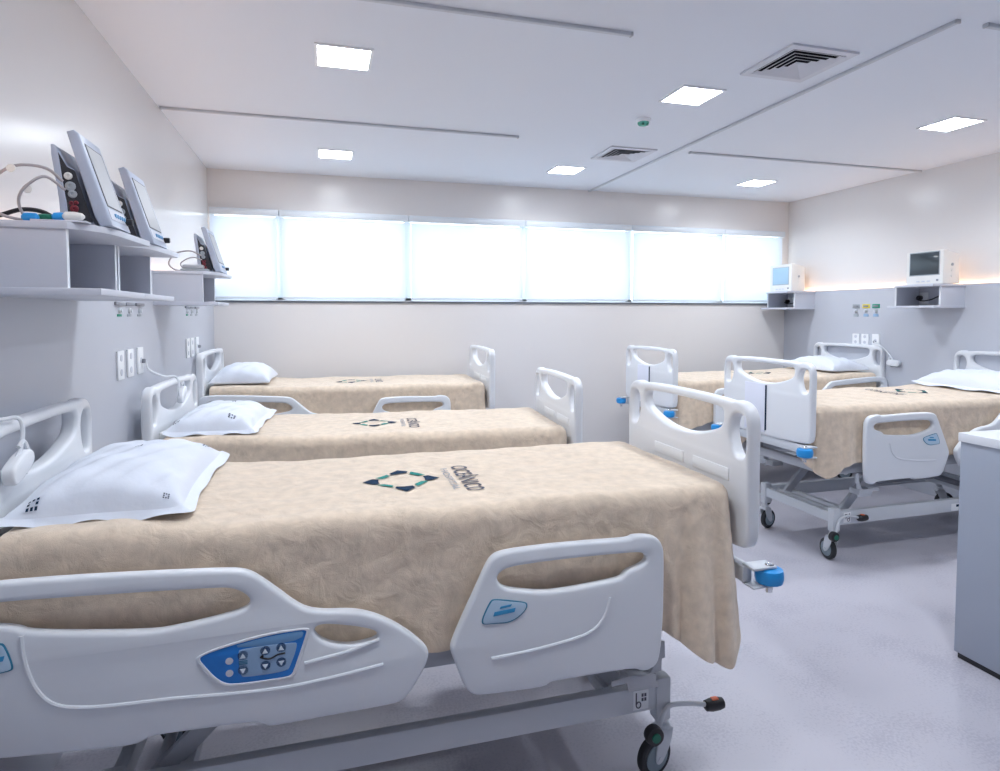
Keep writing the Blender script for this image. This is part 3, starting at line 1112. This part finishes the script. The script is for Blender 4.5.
def make_hang(side, corner, foot, flare=0.05, fold=0.012, cx0=0.72):
    def hang(px, py, nx, ny):
        if nx > 0.99:                       # flap between mattress and foot board
            edge = sm(0.20, 0.36, abs(py))
            return foot + (corner - foot) * 0.6 * edge, 0.004, 0.002
        k = sm(cx0, HL - 0.07, px)
        d = side + (corner - side) * k
        if nx > 0.02:                       # round the corner
            d = corner - (corner - foot) * 0.4 * nx * nx
            return d, flare * (1 - 0.35 * nx) if nx < 0.8 else 0.004, fold * (1 - nx)
        return d, 0.012 + (flare - 0.012) * sm(0.70, 0.95, px), 0.004 + (fold - 0.004) * sm(0.55, 0.95, px)
    return hang


bl_lab = ['beige blanket with dark diamond emblem spread on the nearest left bed',
          'beige blanket with printed emblem on the second bed on the left',
          'beige blanket spread flat on the left bed closest to the window wall',
          'beige blanket hanging over the footboard corner of the nearer right bed',
          'beige blanket on the far right bed in the corner']
hangs = [make_hang(0.43, 0.615, 0.33, 0.080, 0.032), make_hang(0.40, 0.46, 0.30, 0.05), make_hang(0.38, 0.44, 0.30, 0.05),
         make_hang(0.375, 0.46, 0.30, 0.045, 0.012, 0.88), make_hang(0.36, 0.42, 0.3, 0.04, 0.010)]
# on the rotated beds the viewer sees the +y side of the bed's own frame: the same skirt function serves both sides
for (x, y, rz, dz, _), lb, hg, sd, em in zip(BEDS, bl_lab, hangs, (0.3, 1.9, 3.1, 4.4, 5.2), (0, 0, 0, -0.20, -0.1)):
    blanket(lb, x, y, rz, dz, hg, sd, em)


# ------------------------------------------------------------------ pillows
def pillow(label, bed, lx_, ly_, hx, hy, th, seed, flange=0.05, rot=0.0, marks=True):
    x, y, rz, dz, _ = bed
    N = 36

    def surf(u, v, top):
        pin = 1 - 0.10 * (1 - v * v) ** 1.0 * abs(u) ** 3
        pin2 = 1 - 0.07 * (1 - u * u) ** 1.0 * abs(v) ** 3
        px, py = hx * u * pin, hy * v * pin2
        e = max(0.0, (1 - abs(u) ** 2.6)) ** 0.5 * max(0.0, (1 - abs(v) ** 3.6)) ** 0.5
        cr = 0.006 * math.sin(u * 7 + v * 3 + seed) * math.sin(v * 9 - u * 2 + seed) + 0.004 * math.sin(u * 15 - v * 11 + seed * 3)
        # corner pull creases
        cr += 0.006 * math.sin((u + v) * 12 + seed) * (abs(u * v)) ** 1.5
        z = (th * e + cr * min(1, e * 2.2) + 0.012 * (abs(u * v)) ** 6) if top else -0.012 * e
        return Vector((px, py, 0.020 + z))

    bm = B()
    gt = [[bm.verts.new(surf(-1 + 2 * i / N, -1 + 2 * j / N, True)) for j in range(N + 1)] for i in range(N + 1)]
    gb = [[gt[i][j] if i in (0, N) or j in (0, N) else bm.verts.new(surf(-1 + 2 * i / N, -1 + 2 * j / N, False)) for j in range(N + 1)] for i in range(N + 1)]
    for i in range(N):
        for j in range(N):
            bm.faces.new((gt[i][j], gt[i + 1][j], gt[i + 1][j + 1], gt[i][j + 1]))
            bm.faces.new((gb[i][j], gb[i][j + 1], gb[i + 1][j + 1], gb[i + 1][j]))
    # open hem of the pillow case along the near edge
    if flange:
        edge = [(-1 + 2 * i / N, -1.0, 0.0, -1.0) for i in range(N + 1)]
        edge += [(1.0, -1.0, 0.7, -0.7)]
        edge += [(1.0, -1 + 2 * j / N, 1.0, 0.0) for j in range(N + 1)]
        rows = []
        for k in range(4):
            f = k / 3
            row = []
            for q, (u, v, dx, dy) in enumerate(edge):
                p = surf(u, v, True)
                row.append(bm.verts.new(p + Vector((dx * flange * f, dy * flange * f, -0.016 * f + 0.007 * f * math.sin(q * 0.42 + seed)))))
            rows.append(row)
        for a, b in zip(rows, rows[1:]):
            for i in range(len(edge) - 1):
                try:
                    bm.faces.new((a[i], a[i + 1], b[i + 1], b[i]))
                except ValueError:
                    pass
    bmesh.ops.remove_doubles(bm, verts=bm.verts, dist=1e-5)
    o = obj('pillow', bm, 'linen', None, 80)
    sub = o.modifiers.new('soft', 'SUBSURF')
    sub.levels = 1
    sub.render_levels = 1
    M4 = Matrix.Translation((x, y, dz)) @ Matrix.Rotation(rz, 4, 'Z') @ Matrix.Translation((lx_, ly_, top_z(lx_ + 0.1, ly_, 0) + 0.008)) @ Matrix.Rotation(rot, 4, 'Z')
    o.matrix_world = M4
    tag(o, label, 'pillow', 'white pillows on the beds')
    if marks:
        for mu, mv, sz in marks:
            bm = B()
            du, dv = sz / hx, sz / hy
            for a in range(3):
                for b in range(3):
                    if a == 1 and b == 1:
                        continue
                    u0, v0 = mu + (a - 1.18) * du, mv + (b - 1.18) * dv
                    vs = []
                    for uu, vv in ((u0, v0), (u0 + du * 0.62, v0), (u0 + du * 0.62, v0 + dv * 0.62), (u0, v0 + dv * 0.62)):
                        p = surf(uu, vv, True)
                        nrm = (surf(uu + 0.01, vv, True) - p).cross(surf(uu, vv + 0.01, True) - p).normalized()
                        vs.append(bm.verts.new(p + nrm * 0.0022))
                    bm.faces.new(vs)
            obj('pillow_emblem', bm, 'navy', o)
    return o


pillow('white pillow with small dark emblems on the nearest left bed', BEDS[0], -0.913, 0.045, 0.227, 0.375, 0.105, 0.4, 0.03,
       marks=[(-0.70, -0.955, 0.010), (0.78, -0.93, 0.007), (0.05, 0.10, 0.008), (0.80, 0.80, 0.009)])
pillow('white pillow with corner emblems on the second left bed', BEDS[1], -0.90, 0.0, 0.225, 0.36, 0.10, 2.3, 0.03, marks=[(-0.80, -0.85, 0.012), (0.45, -0.80, 0.014), (0.2, 0.2, 0.008)])
pillow('plump plain white pillow on the left bed closest to the window', BEDS[2], -0.90, -0.02, 0.235, 0.34, 0.14, 3.7, 0.0, marks=[])
pillow('white pillow on the nearer right bed, cut off by the photo edge', BEDS[3], -0.86, 0.02, 0.25, 0.375, 0.115, 5.1, 0.03, marks=[])
pillow('white pillow against the headboard of the far right bed', BEDS[4], -0.88, 0.0, 0.235, 0.36, 0.12, 6.2, 0.0, marks=[])


# ------------------------------------------------------------------ wall shelves for the monitors
def shelf(label, y0, side):
    """side -1: on the left wall (front towards +x), +1: right wall. y0 = near side"""
    if side < 0:
        t = thing('monitor_shelf', label, 'shelf', (XL + 0.035, y0, 1.735), 0, 'box shelves under the monitors')
    else:
        t = thing('monitor_shelf', label, 'shelf', (XR - 0.035, y0 + 0.45, 1.735), math.pi, 'box shelves under the monitors')
    D, W = 0.275, 0.45
    bm = B()
    box(bm, (0, -0.004, 0), (D + 0.085, W + 0.01, 0.020), 0.002)
    obj('bottom_board', bm, 'laminate', t)
    # top board with a bulging front
    pts = [(0, -0.004), (D + 0.004, -0.004)]
    for k in range(1, 13):
        a = k / 12
        pts.append((D + 0.004 + 0.088 * math.sin(a * math.pi / 2), -0.004 + 0.20 * a - 0.03 * math.sin(a * math.pi)))
    pts.append((D + 0.105, W + 0.010))
    pts += [(0, W + 0.010)]
    bm = B()
    plate(bm, [pts], 0.020, 0.0015, lambda u, v, w_: Vector((u, v, 0.198 + w_)))
    obj('top_board', bm, 'laminate', t)
    for a in (0, W - 0.018):
        bm = B()
        box(bm, (0, a, 0.020), (D - 0.0015, a + 0.018, 0.188))
        sp = obj('side_panel', bm, 'laminate', t)
        bm = B()
        box(bm, (D - 0.0015, a, 0.020), (D, a + 0.018, 0.188))
        obj('edge_band', bm, 'edge', sp)
    return t


shelf('grey box shelf on left wall nearest the viewer, holding the first tilted monitor', 2.06, -1)
shelf('grey box shelf on left wall just past the nearest one', 2.525, -1)
shelf('grey box shelf at the far end of left wall, close to the window', 4.17, -1)
shelf('grey box shelf on right wall holding the dark screen monitor', 4.13, 1)
shelf('grey box shelf in the far right corner under the pale screen monitor', 5.86, 1)


# ------------------------------------------------------------------ tilted flat monitors on the left shelves
def tilt_monitor(label, y0, wd):
    t = thing('patient_monitor', label, 'monitor', (0, y0, 1.943), 0, 'tilted patient monitors on the left wall')
    ms = -0.02
    P = lambda x, z: (x, z)
    # front frame, a slab leaning back (x, z profile extruded along y)
    prof = [(-0.722, 0.278), (-0.703, 0.285), (-0.690, 0.275), (-0.612, 0.022), (-0.606, 0.004), (-0.640, 0.0), (-0.655, 0.03)]
    bm = B()
    plate(bm, [prof], wd, 0.006, lambda u, v, w_: Vector((u, wd / 2 + w_, v)))
    ff = obj('screen_frame', bm, 'monframe', t)
    # inset screen on the leaning face
    a, b = Vector((-0.690, 0, 0.275)), Vector((-0.612, 0, 0.022))
    d = (b - a)
    nrm = Vector((-d.z, 0, d.x)).normalized()
    if nrm.x < 0:
        nrm = -nrm

    def face(f0, f1, y_0, y_1, off, th):
        bm = B()
        p, q = a + d * f0, a + d * f1
        vs = []
        for o_ in (off, off + th):
            for pt in (p, q):
                for yy in (y_0, y_1):
                    vs.append(bm.verts.new(pt + nrm * o_ + Vector((0, yy, 0))))
        for q4 in ((0, 1, 3, 2), (4, 6, 7, 5), (0, 2, 6, 4), (1, 5, 7, 3), (0, 4, 5, 1), (2, 3, 7, 6)):
            bm.faces.new([vs[i] for i in q4])
        return bm
    obj('screen_surround', face(0.10, 0.83, 0.022, wd - 0.022, 0.0002, 0.001), 'monblack', ff)
    obj('screen', face(0.115, 0.815, 0.026, wd - 0.030, 0.0006, 0.0015), 'monscreen', ff)
    obj('chin_plate', face(0.855, 0.985, 0.015, wd - 0.015, 0.0002, 0.0015), 'laminate', ff)
    for k in range(5):
        bm = B()
        c = a + d * 0.92 + nrm * 0.002
        lathe(bm, [(0.007, -0.002), (0.007, 0.003), (0.005, 0.004)], (c.x, wd * 0.35 + k * 0.022, c.z), 'x', 12)
        obj('button', bm, 'keymid', ff)
    bm = B()
    c = a + d * 0.95 + nrm * 0.008
    lathe(bm, [(0.011, -0.008), (0.011, 0.012), (0.009, 0.014)], (c.x, wd - 0.022, c.z), 'x', 14)
    obj('dial', bm, 'black', ff)
    # body behind the frame
    bm = B()
    plate(bm, [[(-0.752, 0.232), (-0.728, 0.180), (-0.705, 0.170), (-0.665, 0.02), (-0.650, 0.0), (-0.735, 0.0), (-0.733, 0.06)]], wd - 0.03, 0.004, lambda u, v, w_: Vector((u, wd / 2 + w_, v)))
    body = obj('body', bm, 'monframe', t)
    bm = B()
    plate(bm, [[(-0.750, 0.222), (-0.726, 0.176), (-0.706, 0.166), (-0.662, 0.012), (-0.728, 0.008), (-0.728, 0.06)]], 0.006, 0.001, lambda u, v, w_: Vector((u, 0.0125 + w_, v)))
    sp = obj('connector_panel', bm, 'monblack', t)
    bm = B()
    plate(bm, [chaikin([(-0.768, 0.238), (-0.754, 0.240), (-0.747, 0.222), (-0.733, 0.10), (-0.726, 0.06), (-0.727, 0.0), (-0.745, 0.0), (-0.746, 0.06), (-0.752, 0.12)], 1)], wd - 0.01, 0.003, lambda u, v, w_: Vector((u, wd / 2 + w_, v)))
    obj('rear_shell', bm, 'monframe', t)
    for x_, z_, r_, m_ in ((-0.722, 0.148, 0.011, 'ivory'), (-0.717, 0.118, 0.014, 'greylab'), (-0.712, 0.095, 0.012, 'greylab'), (-0.716, 0.068, 0.006, 'red'), (-0.703, 0.070, 0.006, 'red'),
                           (-0.708, 0.052, 0.011, 'red'), (-0.702, 0.028, 0.011, 'red')):
        bm = B()
        lathe(bm, [(r_, 0.002), (r_, -0.004), (r_ * 0.7, -0.006), (r_ * 0.45, -0.006), (r_ * 0.4, -0.003)], (x_, 0.0095, z_), 'y', 16)
        obj('connector', bm, m_, sp)
    return t


tilt_monitor('tilted patient monitor nearest the viewer on left wall, cables plugged in its side', 2.145, 0.19)
tilt_monitor('second tilted patient monitor on left wall, just behind the nearest one', 2.63, 0.22)
tilt_monitor('small looking tilted monitor at the far end of left wall near the window', 4.27, 0.26)


# ------------------------------------------------------------------ box monitors on the right
def box_monitor(label, y0, y1, scr, m_screen, zt):
    wd = y1 - y0
    t = thing('patient_monitor', label, 'monitor', (5.165, y0, 1.943), 0, 'box shaped patient monitors on the right wall')
    h = zt - 1.943
    bm = B()
    # casing: front bezel, body tapering towards the back
    prof = [(0.0, 0.004), (0.0, h), (0.045, h + 0.006), (0.06, h - 0.004), (0.185, h - 0.03), (0.19, 0.006), (0.05, 0.0)]
    plate(bm, [prof], wd, 0.008, lambda u, v, w_: Vector((u, wd / 2 + w_, v)))
    c = obj('casing', bm, 'ivory', t)
    y_a, y_b, z_a, z_b = scr
    boxobj('screen_surround', (-0.002, y_a - 0.008, z_a - 0.008), (0.004, y_b + 0.008, z_b + 0.008), 'greylab', t, 0.001)
    boxobj('screen', (-0.004, y_a, z_a), (0.003, y_b, z_b), m_screen, t, 0.001)
    bm = B()
    lathe(bm, [(0.009, -0.008), (0.009, 0.003)], (0, 0.05, 0.035), 'x', 14)
    obj('knob', bm, 'steel_d', t)
    for k in range(3):
        boxobj('button', (-0.004, 0.12 + k * 0.05, 0.024), (0.002, 0.15 + k * 0.05, 0.034), 'laminate', t, 0.001)
    for k, (x_, z_) in enumerate(((0.10, 0.17), (0.10, 0.12), (0.10, 0.07))):
        bm = B()
        lathe(bm, [(0.013, -0.004), (0.013, 0.003)], (x_, 0.0, z_), 'y', 14)
        obj('side_socket', bm, ('greylab', 'ivory', 'ivory')[k], t)
    boxobj('handle', (0.06, 0.06, h - 0.012), (0.10, wd - 0.06, h + 0.012), 'ivory', t, 0.01)
    for yy in (0.04, wd - 0.07):
        for xx in (0.02, 0.14):
            boxobj('foot', (xx, yy, 0.0), (xx + 0.025, yy + 0.03, 0.006), 'black', t)
    return t


box_monitor('ivory monitor with a dark screen on right wall shelf', 4.135, 4.49, (0.04, 0.315, 0.088, 0.282), 'crtscreen', 2.235)
box_monitor('ivory monitor with a pale blue screen on the far right corner shelf', 5.945, 6.30, (0.05, 0.30, 0.085, 0.275), 'bluescreen', 2.255)


# power adapters inside the right shelves, cables in the left ones
def adapter(label, x, y, z):
    t = thing('power_adapter', label, 'adapter', (x, y, z), 0, 'power sockets with plugs inside the right shelves')
    boxobj('adapter_body', (-0.012, -0.045, 0.02), (0.0, 0.045, 0.125), 'label', t, 0.004)
    bm = B()
    lathe(bm, [(0.022, -0.05), (0.022, -0.02), (0.014, -0.012)], (0, 0.02, 0.075), 'x', 14)
    p = obj('plug', bm, 'black', t)
    bm = B()
    tube(bm, spline([(-0.05, 0.02, 0.075), (-0.09, 0.0, 0.062), (-0.09, -0.06, 0.045), (-0.07, -0.12, 0.055), (-0.03, -0.15, 0.08), (-0.004, -0.155, 0.09)], 6), 0.006, 8)
    obj('lead', bm, 'black', t)
    bm = B()
    lathe(bm, [(0.026, -0.012), (0.026, 0.0)], (0, -0.155, 0.09), 'x', 16)
    obj('wall_socket', bm, 'panel', t)


adapter('white socket with black plug inside the shelf under the dark screen monitor', XR - 0.0355, 4.51, 1.757)
adapter('white socket with black plug inside the far corner shelf', XR - 0.0355, 6.23, 1.757)

bm = B()
tube(bm, spline([(-0.93, 2.30, 1.757 + 0.13), (-0.88, 2.29, 1.757 + 0.125), (-0.84, 2.28, 1.757 + 0.085), (-0.82, 2.27, 1.757 + 0.035), (-0.83, 2.25, 1.757 + 0.009), (-0.92, 2.24, 1.757 + 0.012)], 8), 0.006, 8)
tag(obj('power_cable', bm, 'black'), 'black cable hanging inside the nearest left box shelf', 'cable')

# leads beside the first monitor
ZT = 1.943
bm = B()
tube(bm, spline([(-0.728, 2.128, 2.07), (-0.76, 2.10, 2.10), (-0.82, 2.08, 2.10), (-0.87, 2.08, 2.07), (-0.90, 2.09, 2.02), (-0.88, 2.09, 1.97), (-0.83, 2.10, 1.951), (-0.76, 2.12, 1.950), (-0.72, 2.11, 1.951)], 8), 0.0045, 8)
tube(bm, spline([(-0.722, 2.128, 2.045), (-0.76, 2.095, 2.075), (-0.80, 2.08, 2.045), (-0.82, 2.08, 2.01), (-0.82, 2.09, 1.975), (-0.80, 2.10, 1.951), (-0.74, 2.13, 1.950)], 8), 0.004, 8)
t = tag(obj('patient_cable', bm, 'cable'), 'grey looped patient cables plugged into the nearest tilted monitor', 'cable')
for k, (px, py, pz, m_) in enumerate(((-0.725, 2.098, 1.962, 'blue'), (-0.795, 2.085, 1.956, 'blue'), (-0.765, 2.105, 1.957, 'green'))):
    bm = B()
    lathe(bm, [(0.006, -0.022), (0.012, -0.016), (0.013, 0.0), (0.012, 0.014), (0.005, 0.02)], (px, py, pz), 'x', 14)
    obj('cable_plug', bm, m_, t)
for k, (px, py, pz) in enumerate(((-0.835, 2.075, 2.09), (-0.80, 2.085, 2.035))):
    bm = B()
    lathe(bm, [(0.011, -0.003), (0.012, 0.0), (0.006, 0.004)], (px, py, pz), 'y', 14)
    obj('electrode_clip', bm, 'ivory', t)
bm = B()
tube(bm, spline([(-0.93, 2.115, 1.950), (-0.88, 2.11, 1.962), (-0.83, 2.12, 1.982), (-0.785, 2.14, 1.980), (-0.75, 2.16, 1.955)], 8), 0.0065, 8)
tag(obj('power_cable', bm, 'black'), 'black cable lying on top of the nearest left shelf', 'cable')
t = thing('sensor_tray', 'flat grey tray with a white finger clip before the nearest tilted monitor', 'tray', (-0.70, 2.085, ZT))
boxobj('tray_plate', (-0.09, -0.022, 0.0005), (0.05, 0.02, 0.006), 'laminate', t, 0.002)
bm = B()
lathe(bm, [(0.004, -0.03), (0.013, -0.022), (0.014, 0.0), (0.010, 0.02), (0.004, 0.026)], (0.012, 0.004, 0.020), 'x', 14)
obj('finger_clip', bm, 'ivory', t)

bm = B()
tube(bm, spline([(-0.722, 4.275, 2.045), (-0.78, 4.24, 2.07), (-0.86, 4.23, 2.05), (-0.90, 4.24, 1.99), (-0.86, 4.25, 1.951), (-0.78, 4.24, 1.951)], 8), 0.005, 8)
tube(bm, spline([(-0.720, 4.275, 2.02), (-0.77, 4.23, 2.03), (-0.83, 4.22, 1.99), (-0.80, 4.24, 1.951), (-0.72, 4.23, 1.952)], 8), 0.004, 8)
tag(obj('patient_cable', bm, 'cable'), 'grey looped cable beside the far left monitor near the window', 'cable')
t = thing('sensor_tray', 'grey coiled cuff and leads lying before the far left monitor', 'tray', (-0.70, 4.225, ZT))
boxobj('tray_plate', (-0.13, -0.03, 0.0005), (0.03, 0.03, 0.016), 'greylab', t, 0.006)
boxobj('folded_cuff', (-0.12, -0.025, 0.016), (0.0, 0.025, 0.042), 'steel', t, 0.010)

# ------------------------------------------------------------------ sockets and gas outlets on the head walls
XWL, XWR = XL + 0.035, XR - 0.035


def socket(label, side, y, z0, z1, wy, n, grp):
    x = XWL if side < 0 else XWR
    t = thing('wall_socket', label, 'socket', (x, y, z0), 0 if side < 0 else math.pi, grp)
    h = z1 - z0
    boxobj('cover_plate', (0, -wy / 2, 0), (0.010, wy / 2, h), 'label', t, 0.002)
    for k in range(n):
        zc = h * (k + 0.5) / n
        bm = B()
        lathe(bm, [(0.017, 0.006), (0.017, 0.012), (0.013, 0.0125)], (0, 0, zc), 'x', 16)
        obj('socket_insert', bm, 'laminate', t)
    return t


for gi, (ys, where) in enumerate((((3.49, 3.655, 3.84), 'beside the second left bed'), ((5.11, 5.27, 5.47), 'beside the left bed closest to the window'))):
    for k, y in enumerate(ys):
        t = socket(('nearest', 'middle', 'furthest')[k] + ' of three white wall sockets ' + where, -1, y, 1.353, 1.497, 0.10, 2 if k < 2 else 1, 'white wall sockets on the left wall')
        if k == 2:
            bm = B()
            lathe(bm, [(0.012, 0.01), (0.012, 0.028), (0.006, 0.032)], (0, 0.01, 0.068), 'x', 12)
            obj('jack_plug', bm, 'steel_d', t)
    for k, y in enumerate(ys):
        yy = y + 0.02
        t = thing('gas_outlet', ('nearest', 'middle', 'furthest')[k] + ' medical gas outlet above the sockets ' + where, 'gas outlet', (XWL, yy, 1.68), 0, 'gas outlets on the left wall')
        bm = B()
        lathe(bm, [(0.015, 0.0), (0.015, 0.008), (0.010, 0.012), (0.010, 0.016)], (0, 0, 0.018), 'x', 18)
        obj('outlet_body', bm, 'steel_l', t)
        boxobj('outlet_band', (0.0, -0.075, 0.044), (0.012, 0.075, 0.060), 'steel_d', t, 0.003)
        boxobj('outlet_label', (0, -0.035, -0.012), (0.003, 0.035, 0.000), ('greenlab', 'greylab', 'greylab')[k], t, 0.001)

for k, y in enumerate((5.27, 5.155, 5.025)):
    t = socket(('furthest', 'middle', 'nearest')[k] + ' of three white wall sockets beside the far right bed', 1, y, 1.345 if k == 2 else 1.36, 1.478 if k == 2 else 1.475, 0.085, 2 if k < 2 else 1, 'white wall sockets on the right wall')
    if k == 2:
        bm = B()
        lathe(bm, [(0.012, 0.01), (0.012, 0.03), (0.006, 0.034)], (0, 0, 0.055), 'x', 12)
        obj('jack_plug', bm, 'steel_d', t)
for k, (y, m_, cn) in enumerate(((5.28, 'greylab', 'grey'), (5.155, 'yellow', 'yellow'), (5.035, 'greenlab', 'green'))):
    t = thing('gas_outlet', 'medical gas outlet with %s label on the right wall' % cn, 'gas outlet', (XWR, y, 1.655), math.pi, 'gas outlets on the right wall')
    boxobj('outlet_label', (0, -0.045, 0.085), (0.004, 0.045, 0.128), m_, t, 0.001)
    boxobj('outlet_band', (0.004, -0.03, 0.098), (0.012, 0.03, 0.116), 'steel_d', t, 0.003)
    bm = B()
    lathe(bm, [(0.018, 0.0), (0.018, 0.010), (0.012, 0.016), (0.012, 0.026)], (0, 0, 0.058), 'x', 16)
    obj('outlet_body', bm, 'steel_l', t)
    boxobj('outlet_plate', (0, -0.03, 0.0), (0.004, 0.03, 0.028), ('greylab', 'keylight', 'keylight')[k], t, 0.001)


# ------------------------------------------------------------------ nurse call handsets hung over the headboards
def handset(label, pts, body, tilt):
    t = thing('call_handset', label, 'handset', body)
    bm = B()
    b = Vector(body)
    tube(bm, [p - b for p in spline(pts, 8)], 0.006, 8)
    obj('handset_cable', bm, 'whitecable', t)
    bm = B()
    plate(bm, [chaikin([(-0.07, -0.022), (-0.05, -0.034), (0.04, -0.03), (0.07, -0.016), (0.07, 0.016), (0.035, 0.034), (-0.05, 0.03), (-0.07, 0.016)])], 0.034, 0.008,
          lambda u, v, w_: Matrix.Rotation(tilt, 3, 'X') @ Vector((w_, u, v)))
    obj('handset_body', bm, 'plastic2', t)
    bm = B()
    tube(bm, [Matrix.Rotation(tilt, 3, 'X') @ Vector(p) for p in spline([(0.0, 0.02, 0.05), (0.004, 0.045, 0.055), (0.004, 0.058, 0.02), (0.004, 0.055, -0.02), (0.0, 0.028, -0.04)], 6)], 0.0065, 8)
    obj('handset_hook', bm, 'whitecable', t)
    return t


xh = -HL + BX           # face of the nearest bed's headboard
handset('white call handset and cable hung on the nearest left headboard',
        [(XWL + 0.006, 1.90, 1.46), (xh - 0.06, 1.97, 1.425), (xh - 0.02, 2.05, 1.385), (xh + 0.012, 2.105, 1.380), (xh + 0.022, 2.11, 1.34), (xh + 0.022, 2.09, 1.29), (xh + 0.02, 2.05, 1.26)],
        (xh + 0.022, 2.075, 1.245), 0.3)
xh2 = -HL + BEDS[1][0]
handset('white call handset and cable hung on the second left headboard',
        [(XWL + 0.03, 3.85, 1.425), (xh2 - 0.10, 3.86, 1.37), (xh2 - 0.04, 3.93, 1.325), (xh2 + 0.0, 3.97, 1.322), (xh2 + 0.022, 3.98, 1.29), (xh2 + 0.022, 3.97, 1.24), (xh2 + 0.02, 4.0, 1.20)],
        (xh2 + 0.022, 4.06, 1.205), 0.4)
handset('white call handset on the right wall below the sockets',
        [(XWR - 0.03, 5.02, 1.40), (XWR - 0.035, 4.93, 1.36), (XWR - 0.03, 4.84, 1.28), (XWR - 0.025, 4.80, 1.22)],
        (XWR - 0.022, 4.80, 1.20), 0.0)

# ------------------------------------------------------------------ counter at the right edge
t = thing('nurse_counter', 'grey laminate counter with white top at the right edge of the view', 'counter', (2.955, 2.26, 0))
bm = B()
box(bm, (0.008, -1.75, 0.03), (0.70, -0.004, 1.066), 0.002)
obj('counter_body', bm, 'counter', t)
bm = B()
box(bm, (0, -1.76, 1.066), (0.72, 0.004, 1.108), 0.002)
obj('counter_top', bm, 'edge', t)
bm = B()
box(bm, (0.02, -1.74, 0), (0.69, -0.015, 0.03))
obj('plinth', bm, 'black', t)
